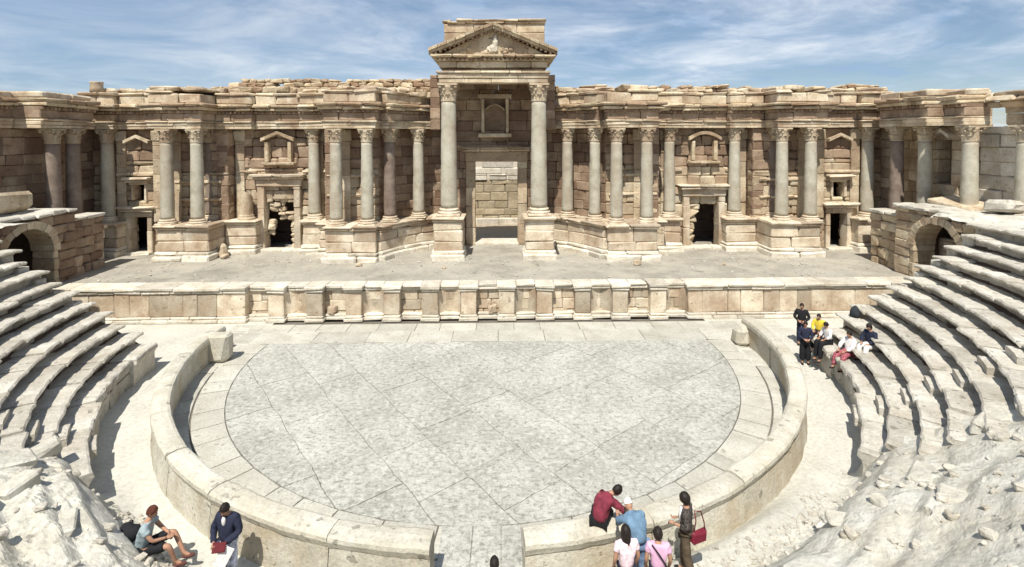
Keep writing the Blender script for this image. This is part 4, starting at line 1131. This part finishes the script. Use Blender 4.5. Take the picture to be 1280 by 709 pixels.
def hair_geo(c, fwd, up, s=1.0, style='short', seed=0):
    fwd = Vector(fwd).normalized(); up = (Vector(up)-fwd*Vector(up).dot(fwd)).normalized(); rt = fwd.cross(up)
    mb = MB(); n, m = 22, 14; vs = []; fs = []
    low = {'short': .60, 'bob': .78, 'long': .9, 'cap': .5, 'curly': .70}[style]
    for i in range(m+1):
        for j in range(n):
            ph = 2*pi*j/n; front = max(0, sin(ph))
            th = (pi*low*(1-.42*front**1.2))*i/m
            x, y, z = sin(th)*cos(ph), sin(th)*sin(ph), cos(th)
            k = 1.07+.09*noise.noise(Vector((x*5, y*5, z*5+seed))) + (.10 if style == 'curly' else 0)
            p = Vector((x*(.088 if style in ('bob', 'long', 'curly') else .076)*k, y*.096*k-.004, z*.114*k+.004))
            if style in ('long',) and y < .35 and i > m*.55:
                t = (i-m*.55)/(m*.45); p.z -= .30*t; p.y -= .02*t; p.x *= 1+.15*t
            vs.append(Vector(c)+(rt*p.x+fwd*p.y+up*p.z)*s)
    for i in range(m):
        for j in range(n): j2 = (j+1) % n; fs.append((i*n+j, (i+1)*n+j, (i+1)*n+j2, i*n+j2))
    fs.append(tuple(m*n+j for j in range(n))[::-1])
    mb.add(vs, fs, True); return mb
def hand(mb, wrist, d, inward, curl=.5, s=1.0):
    d = Vector(d).normalized(); a = Vector(inward); a = (a-d*a.dot(d)).normalized(); b = d.cross(a)   # a: thumb side, b: palm normal
    w = Vector(wrist)
    mb2 = MB(); mb2.block(-.037, .037, -.013, .013, 0, .09, .012, 0)
    mb.add([w+(a*v[0]+b*v[1]+d*v[2])*s for v in mb2.v], mb2.f, True)
    for k, (o, L) in enumerate(((.028, .068), (.009, .077), (-.010, .070), (-.028, .055))):
        p = w+(a*o+d*.085)*s; pts = [w+(a*o+d*.06)*s, p]; ang = 0
        for seg in (.42, .33, .25):
            ang += curl*.8; p = p+(d*cos(ang)+b*sin(ang))*L*seg*s; pts.append(p)
        chain(mb, pts, [.0095*s, .0095*s, .009*s, .008*s, .006*s])
    p = w+(a*.03+d*.02)*s; pts = [p]; dd = (a*.8+d*.7).normalized()
    for seg in (.035, .03): p = p+(dd+b*curl*.5).normalized()*seg*s; pts.append(p); dd = (dd+d*.5).normalized()
    chain(mb, pts, [.012*s, .011*s, .008*s])
def fold(g, s):
    m = MB(); m.add(*g, True); me = bpy.data.meshes.new('t'); me.from_pydata(m.v, [], m.f); me.update()
    out = []
    for v in me.vertices:
        p = v.co; k = noise.noise(Vector((p.x*9, p.y*9, p.z*22)))*.014+noise.noise(Vector((p.x*22+3, p.y*22, p.z*14)))*.008
        out.append(tuple(p+v.normal*k*s))
    bpy.data.meshes.remove(me); return out, m.f, True
def person(loc, face, J, label, cloth, s=1.0, hair='short', group=None, hairmat=None, look=None):
    """J: joints in local space, x to the person's right, y forward, z up. cloth: dict of (colour name, colour)"""
    L_ = lambda p: Vector(p)*s
    P, W_, C_, Nk, Hd = (L_(J[k]) for k in ('pelvis', 'waist', 'chest', 'neck', 'head'))
    up = (Hd-Nk).normalized(); hf = Vector(J.get('look', (0, 1, -.1)))
    sh, el, wr, hp, kn, an, to = ([L_(p) for p in J[k]] for k in ('sh', 'el', 'wr', 'hip', 'knee', 'ank', 'toe'))
    V = [P, W_, C_, Nk, Nk+(Hd-Nk)*.5]; E = [(0, 1), (1, 2), (2, 3), (3, 4)]
    Rr = [(.125*s, .10*s), (.115*s, .09*s), (.135*s, .10*s), (.052*s,)*2, (.05*s,)*2]
    for i in (0, 1):
        b = len(V); V += [sh[i], el[i], wr[i]]; E += [(2, b), (b, b+1), (b+1, b+2)]; Rr += [(.055*s,)*2, (.040*s,)*2, (.027*s,)*2]
        b = len(V); V += [hp[i], kn[i], an[i], to[i]]; E += [(0, b), (b, b+1), (b+1, b+2), (b+2, b+3)]; Rr += [(.082*s,)*2, (.056*s,)*2, (.038*s,)*2, (.03*s,)*2]
    g = skin_geo(V, E, Rr, 1)
    mb = MB(); mb.add(*g, True)
    head_geo(mb, Hd, hf, up, s)
    for i in (0, 1):
        d = (wr[i]-el[i]).normalized()
        hand(mb, wr[i], d, Vector((-1, 0, .1)) if i else Vector((1, 0, .1)), J.get('curl', .5), s)
    body = mb.build('person', SKIN()); body.location = loc; body.rotation_euler = (0, 0, face); body['rot'] = 1
    tag(body, label, 'person', group)
    def child(nm, m_, mat): 
        o = m_.build(nm, mat); o.parent = body; return o
    hm = hairmat or HAIR()
    if hair != 'none': child('hair' if hair != 'cap' else 'cap', hair_geo(Hd, hf, up, s, hair), hm)
    e = MB()
    fwd = hf.normalized(); u2 = (up-fwd*up.dot(fwd)).normalized(); rt = fwd.cross(u2)
    for sd in (-1, 1):
        e2 = MB(); e2.blob(Hd+(rt*sd*.028+fwd*.083+u2*.012)*s, (.011*s, .009*s, .007*s), 1, 0, 8, 6); child('eye', e2, pmat('eye', (.03, .02, .015)))
    e3 = MB(); c = Hd+(fwd*.083-u2*.052)*s; e3.blob(c, (.020*s, .010*s, .006*s), 1, 0, 8, 6); child('mouth', e3, pmat('lips', (.30, .10, .08)))
    # upper garment
    nm, mt, sleeve, loose_ = cloth['top']
    V = [P+(W_-P)*(-.15), W_, C_, C_+(Nk-C_)*.86]; E = [(0, 1), (1, 2), (2, 3)]; l = loose_
    Rr = [((.145+l)*s, (.125+l)*s), ((.135+l)*s, (.112+l)*s), ((.158+l*.6)*s, (.122+l*.5)*s), (.065*s,)*2]
    for i in (0, 1):
        b = len(V); m_ = sh[i]+(el[i]-sh[i])*.55
        V += [sh[i], m_]; E += [(2, b), (b, b+1)]; Rr += [((.070+l*.3)*s,)*2, ((.064+l*.4)*s,)*2]
        if sleeve > .5:
            V += [el[i], el[i]+(wr[i]-el[i])*min(1, sleeve)*.92]; E += [(b+1, b+2), (b+2, b+3)]; Rr += [((.055+l*.4)*s,)*2, ((.044+l*.4)*s,)*2]
    m_ = MB(); m_.add(*fold(skin_geo(V, E, Rr, 2), s)); child(nm, m_, mt)
    nm, mt, length, loose_ = cloth['legs']; l = loose_
    V = [P]; E = []; Rr = [((.13+l*.3)*s, (.112+l*.3)*s)]
    for i in (0, 1):
        b = len(V); V += [hp[i]]; E += [(0, b)]; Rr += [((.092+l*.3)*s,)*2]
        if length > .5: V += [kn[i], kn[i]+(an[i]-kn[i])*.93]; E += [(b, b+1), (b+1, b+2)]; Rr += [((.074+l)*s,)*2, ((.058+l)*s,)*2]
        else: V += [hp[i]+(kn[i]-hp[i])*.9]; E += [(b, b+1)]; Rr += [((.080+l)*s,)*2]
    m_ = MB(); m_.add(*fold(skin_geo(V, E, Rr, 2), s)); child(nm, m_, mt)
    for i in (0, 1):
        m_ = MB(); f = (to[i]-an[i]); f.z = min(f.z, -.02)
        m_.blob(an[i]+f*.55+Vector((0, 0, -.022*s)), (.047*s, (.125 if abs(f.y) > .05 else .07)*s, .042*s), 2, .08, 10, 7, True); child('shoe', m_, cloth['shoe'])
    if 'extra' in cloth: cloth['extra'](child, dict(P=P, W=W_, C=C_, N=Nk, H=Hd, sh=sh, el=el, wr=wr, hp=hp, kn=kn, s=s))
    return body
def mir(x, y, z): return [(-x, y, z), (x, y, z)]
def stand(**k):
    J = dict(pelvis=(0, 0, .95), waist=(0, 0, 1.10), chest=(0, -.01, 1.30), neck=(0, 0, 1.46), head=(0, .03, 1.60),
             sh=mir(.175, -.01, 1.40), el=mir(.235, -.03, 1.13), wr=mir(.22, .09, .90), hip=mir(.09, 0, .90), knee=mir(.10, .02, .50), ank=mir(.10, -.02, .10), toe=mir(.12, .13, .03))
    J.update(k); return J
def sit(h=.45, **k):   # z = 0 is the seat
    J = dict(pelvis=(0, 0, .10), waist=(0, .02, .26), chest=(0, .04, .46), neck=(0, .07, .62), head=(0, .12, .76),
             sh=mir(.175, .05, .56), el=mir(.23, .14, .32), wr=mir(.12, .34, .20), hip=mir(.09, .04, .10), knee=mir(.12, .44, .10), ank=mir(.12, .50, -h+.08), toe=mir(.13, .64, -h+.03))
    J.update(k); return J
BLK = pmat('black_cloth', (.015, .015, .018)); NAVY = pmat('navy_cloth', (.022, .026, .05)); JEAN = pmat('faded_denim', (.16, .23, .36)); WHT = pmat('white_cloth', (.72, .70, .68))
GREY = pmat('grey_blue_cotton', (.34, .42, .45), .12, 8); SHB = pmat('black_leather', (.02, .018, .017), .2, 30, .5)
LBL = pmat('washed_blue_cotton', (.13, .215, .31), .25, 9); MAR = pmat('maroon_cotton', (.19, .03, .05), .35, 10); PNK = pmat('pink_cotton', (.66, .40, .56), .1, 9)
PWH = pmat('pale_pink_print', (.78, .62, .68), .25, 18); OLV = pmat('olive_brown_trousers', (.10, .075, .05), .3, 9); YEL = pmat('yellow_cotton', (.72, .55, .06), .15, 8)
PLD = pmat('red_white_plaid', (.34, .10, .12), .9, 30); PRN = pmat('blue_white_print', (.42, .45, .56), .6, 14); RHAIR = pmat('auburn_hair', (.085, .028, .018), .3, 50)
DPR = pmat('dark_patterned_cotton', (.07, .06, .055), .8, 26)
g_ = lambda x, y: slope_z(hypot(x, y), atan2(y, x))
# man sitting on the rubble, lower left
px, py = -6.62, -10.85
person((px, py, g_(px, py)+.02), rad(-78), sit(pelvis=(0, 0, .13), waist=(0, .03, .30), chest=(0, .08, .50), neck=(0, .13, .66), head=(0, .19, .80), look=(.1, 1, -.25), sh=mir(.18, .10, .60), el=mir(.20, .26, .36),
       wr=mir(.06, .45, .30), hip=mir(.09, .06, .13), knee=[(-.16, .50, .26), (.16, .52, .20)], ank=[(-.06, .70, -.14), (.08, .60, -.18)], toe=[(-.05, .84, -.22), (.08, .74, -.26)], curl=.9),
       'red haired man in grey blue t-shirt and black shorts sitting on the rubble', dict(top=('t_shirt', GREY, .3, .02), legs=('shorts', BLK, .4, .02), shoe=pmat('brown_shoe', (.12, .05, .04))), 1.04, 'short', hairmat=RHAIR)
m_ = MB(); m_.blob((0, 0, .15), (.24, .17, .17), 3, .25, 14, 10, True); o = m_.build('backpack', BLK); o.location = (-6.88, -10.80, g_(-6.88, -10.8)); tag(o, 'small black backpack on the rubble behind the seated man in the grey t-shirt', 'backpack')
m_ = MB(); chain(m_, [(-.10, .14, .28), (-.12, .24, .22), (-.12, .22, .05)], [.018]*3); q_ = m_.build('strap', SHB); q_.parent = o
# man standing by the parapet, reading
def collar(ch, j):
    m = MB(); m.blob(j['C']+Vector((0, .115, .07))*j['s'], (.04*j['s'], .035*j['s'], .09*j['s']), 1, .1, 8, 6, True); ch('shirt_front', m, WHT)
px, py = -4.83, -11.02
person((px, py, g_(px, py)), rad(172), stand(el=mir(.27, .02, 1.13), wr=mir(.09, .27, 1.06), look=(0, 1, -.55), head=(0, .07, 1.58), curl=.9),
       'man in dark jacket standing by the parapet, looking down at papers in both hands', dict(top=('jacket', NAVY, 1, .035), legs=('trousers', PRN, 1, .02), shoe=SHB, extra=collar), 1.03)
m_ = MB(); m_.block(-.12, .12, -.012, .012, -.07, .09, .01, .01)
o = m_.build('booklet', pmat('maroon_cover', (.12, .02, .025))); o.location = (px+.03, py-.36, g_(px, py)+1.08); o.rotation_euler = (rad(-35), 0, .1); tag(o, 'maroon booklet held by the man in the dark jacket', 'booklet')
m_ = MB(); m_.block(-.11, .11, -.006, .006, -.24, .10, .01, .012); o = m_.build('paper_sheet', WHT); o.location = (px+.14, py-.33, g_(px, py)+.98); o.rotation_euler = (rad(-15), .5, .2); tag(o, 'white loose sheet hanging under the maroon booklet', 'paper')
# man seated on the parapet, bending to the right
person((2.50, -10.98, 1.09), rad(-22), sit(pelvis=(0, 0, .10), waist=(.03, .06, .26), chest=(.10, .14, .44), neck=(.20, .24, .54), head=(.30, .32, .56), look=(.6, .7, -.5), sh=[(.0, .14, .54), (.22, .15, .46)], el=[(.16, .34, .36), (.42, .22, .28)],
       wr=[(.34, .30, .24), (.58, .14, .26)], knee=mir(.13, .40, .10), ank=mir(.12, .46, -.34), toe=mir(.13, .58, -.40), curl=.9),
       'man in maroon shirt sitting on the parapet top, bent over to his right', dict(top=('shirt', MAR, 1, .03), legs=('trousers', BLK, 1, .02), shoe=SHB), 1.04)
px, py = 3.10, -11.70
person((px, py, g_(px, py)), rad(14), stand(pelvis=(0, -.06, .94), waist=(0, 0, 1.09), chest=(0, .13, 1.22), neck=(0, .26, 1.31), head=(0, .38, 1.36), look=(-.1, .8, -.75), sh=mir(.175, .17, 1.28), el=[(-.24, .34, 1.12), (.24, .32, 1.12)], wr=[(-.16, .52, 1.12), (.10, .50, 1.10)], curl=.7),
       'man in washed blue shirt, jeans and white cap leaning over the parapet', dict(top=('shirt', LBL, .6, .03), legs=('jeans', JEAN, 1, .015), shoe=SHB), 1.0, 'cap', hairmat=WHT)
# woman with the handbag
px, py = 4.10, -11.42
def vest(ch, j):
    m = MB(); m.blob(j['C']+Vector((0, .10, -.05))*j['s'], (.10*j['s'], .06*j['s'], .17*j['s']), 1, .1, 10, 8, True); ch('blouse_front', m, WHT)
person((px, py, g_(px, py)), rad(62), stand(el=mir(.22, -.06, 1.14), wr=[(-.14, .22, 1.12), (.13, .20, 1.08)], look=(-.2, 1, -.1), ank=[(-.09, -.14, .1), (.1, .05, .10)], knee=[(-.1, -.03, .5), (.1, .05, .5)], toe=[(-.1, 0, .03), (.12, .2, .03)], curl=.8),
       'curly haired woman in patterned blouse and brown trousers standing sideways by the parapet', dict(top=('blouse', DPR, .6, .02), legs=('trousers', OLV, 1, .025), shoe=SHB, extra=vest), .94, 'curly')
m_ = MB(); m_.block(-.17, .17, -.06, .06, 0, .24, .035, .012)
o = m_.build('handbag', pmat('wine_red_leather', (.16, .015, .03), .2, 20, .5)); o.location = (px+.20, py-.10, g_(px, py)+.74); o.rotation_euler = (0, .1, .35); tag(o, 'wine red leather handbag slung at the curly haired woman\'s hip', 'handbag')
h_ = MB(); chain(h_, [(-.12, 0, .22), (-.10, 0, .42), (-.14, .02, .60), (.02, .02, .56), (.10, 0, .36), (.13, 0, .22)], [.012]*6); q_ = h_.build('strap', PM['wine_red_leather']); q_.parent = o
px, py = 2.78, -12.12
person((px, py, .36), rad(8), stand(), 'woman with long black hair and pale pink printed top, back turned, at the bottom edge', dict(top=('top', PWH, .4, .02), legs=('trousers', NAVY, 1, .015), shoe=SHB), .93, 'long')
px, py = 3.35, -12.12
def strap(ch, j):
    m = MB(); s = j['s']; chain(m, [j['sh'][0]+Vector((.04, -.075, .06))*s, j['C']+Vector((0, -.155, .02))*s, j['W']+Vector((.13, -.135, .0))*s, j['P']+Vector((.20, -.05, -.02))*s], [.014]*4); ch('bag_strap', m, SHB)
person((px, py, .34), rad(-6), stand(), 'woman with short black bob in pink t-shirt, dark strap across her back', dict(top=('t_shirt', PNK, .4, .025), legs=('trousers', NAVY, 1, .015), shoe=SHB, extra=strap), .91, 'bob')
person((.44, -12.48, .0), rad(0), stand(), 'dark haired person in a black top before the gate gap, only the head in view', dict(top=('top', BLK, 1, .02), legs=('trousers', BLK, 1, .015), shoe=SHB), 1.0)
# the group on the right
person((13.25, .35, .01), rad(150), stand(el=mir(.27, .02, 1.14), wr=mir(.10, .20, 1.04)), 'tall man dressed all in black standing at the end of the right seats', dict(top=('jacket', BLK, 1, .03), legs=('trousers', NAVY, 1, .02), shoe=SHB), 1.04)
person((13.15, -1.05, 1.02), rad(130), sit(.62, knee=mir(.13, .42, .06)), 'child in bright yellow shirt sitting on the lowest right seat row', dict(top=('shirt', YEL, 1, .03), legs=('trousers', BLK, 1, .015), shoe=SHB), .95)
person((12.33, -1.45, .01), rad(165), stand(pelvis=(0, 0, .93), look=(.3, 1, -.3), el=mir(.25, .05, 1.12), wr=mir(.08, .22, 1.05)), 'person in navy and violet clothes standing between the parapet and the yellow shirted child', dict(top=('jacket', NAVY, 1, .03), legs=('skirt_trousers', BLK, 1, .05), shoe=SHB), .98)
person((12.92, -1.95, 1.02), rad(100), sit(.7, look=(.3, 1, -.4)), 'visitor in white shirt and black trousers seated between the yellow shirt and the red plaid', dict(top=('shirt', WHT, .6, .02), legs=('trousers', BLK, 1, .03), shoe=SHB), .93)
person((13.0, -3.0, 1.02), rad(105), sit(.78, waist=(0, -.04, .25), chest=(0, -.08, .44), neck=(0, -.06, .60), head=(0, 0, .74), sh=mir(.175, -.07, .54), knee=[(-.14, .40, .06), (.16, .42, .02)], ank=mir(.16, .52, -.40), toe=mir(.17, .66, -.44)), 'seated visitor in white top and red plaid trousers on the lowest right row', dict(top=('top', WHT, .8, .03), legs=('trousers', PLD, 1, .03), shoe=SHB), 1.0)
person((13.55, -3.35, 1.42), rad(110), sit(.4, look=(-.4, 1, -.1)), 'seated visitor in navy top and white trousers behind the one in red plaid', dict(top=('top', NAVY, 1, .03), legs=('trousers', WHT, 1, .02), shoe=SHB), 1.0, 'bob')
m_ = MB(); m_.blob((0, 0, .20), (.19, .15, .25), 5, .2, 14, 10, True); o = m_.build('backpack', pmat('charcoal_nylon', (.03, .035, .04))); o.location = (14.28, -1.45, 1.8); tag(o, 'charcoal backpack standing on the third right seat row near the stage', 'backpack')
m_ = MB(); m_.blob((0, -.13, .16), (.12, .05, .12), 2, .1, 10, 8, True); q_ = m_.build('front_pocket', PM['charcoal_nylon']); q_.parent = o
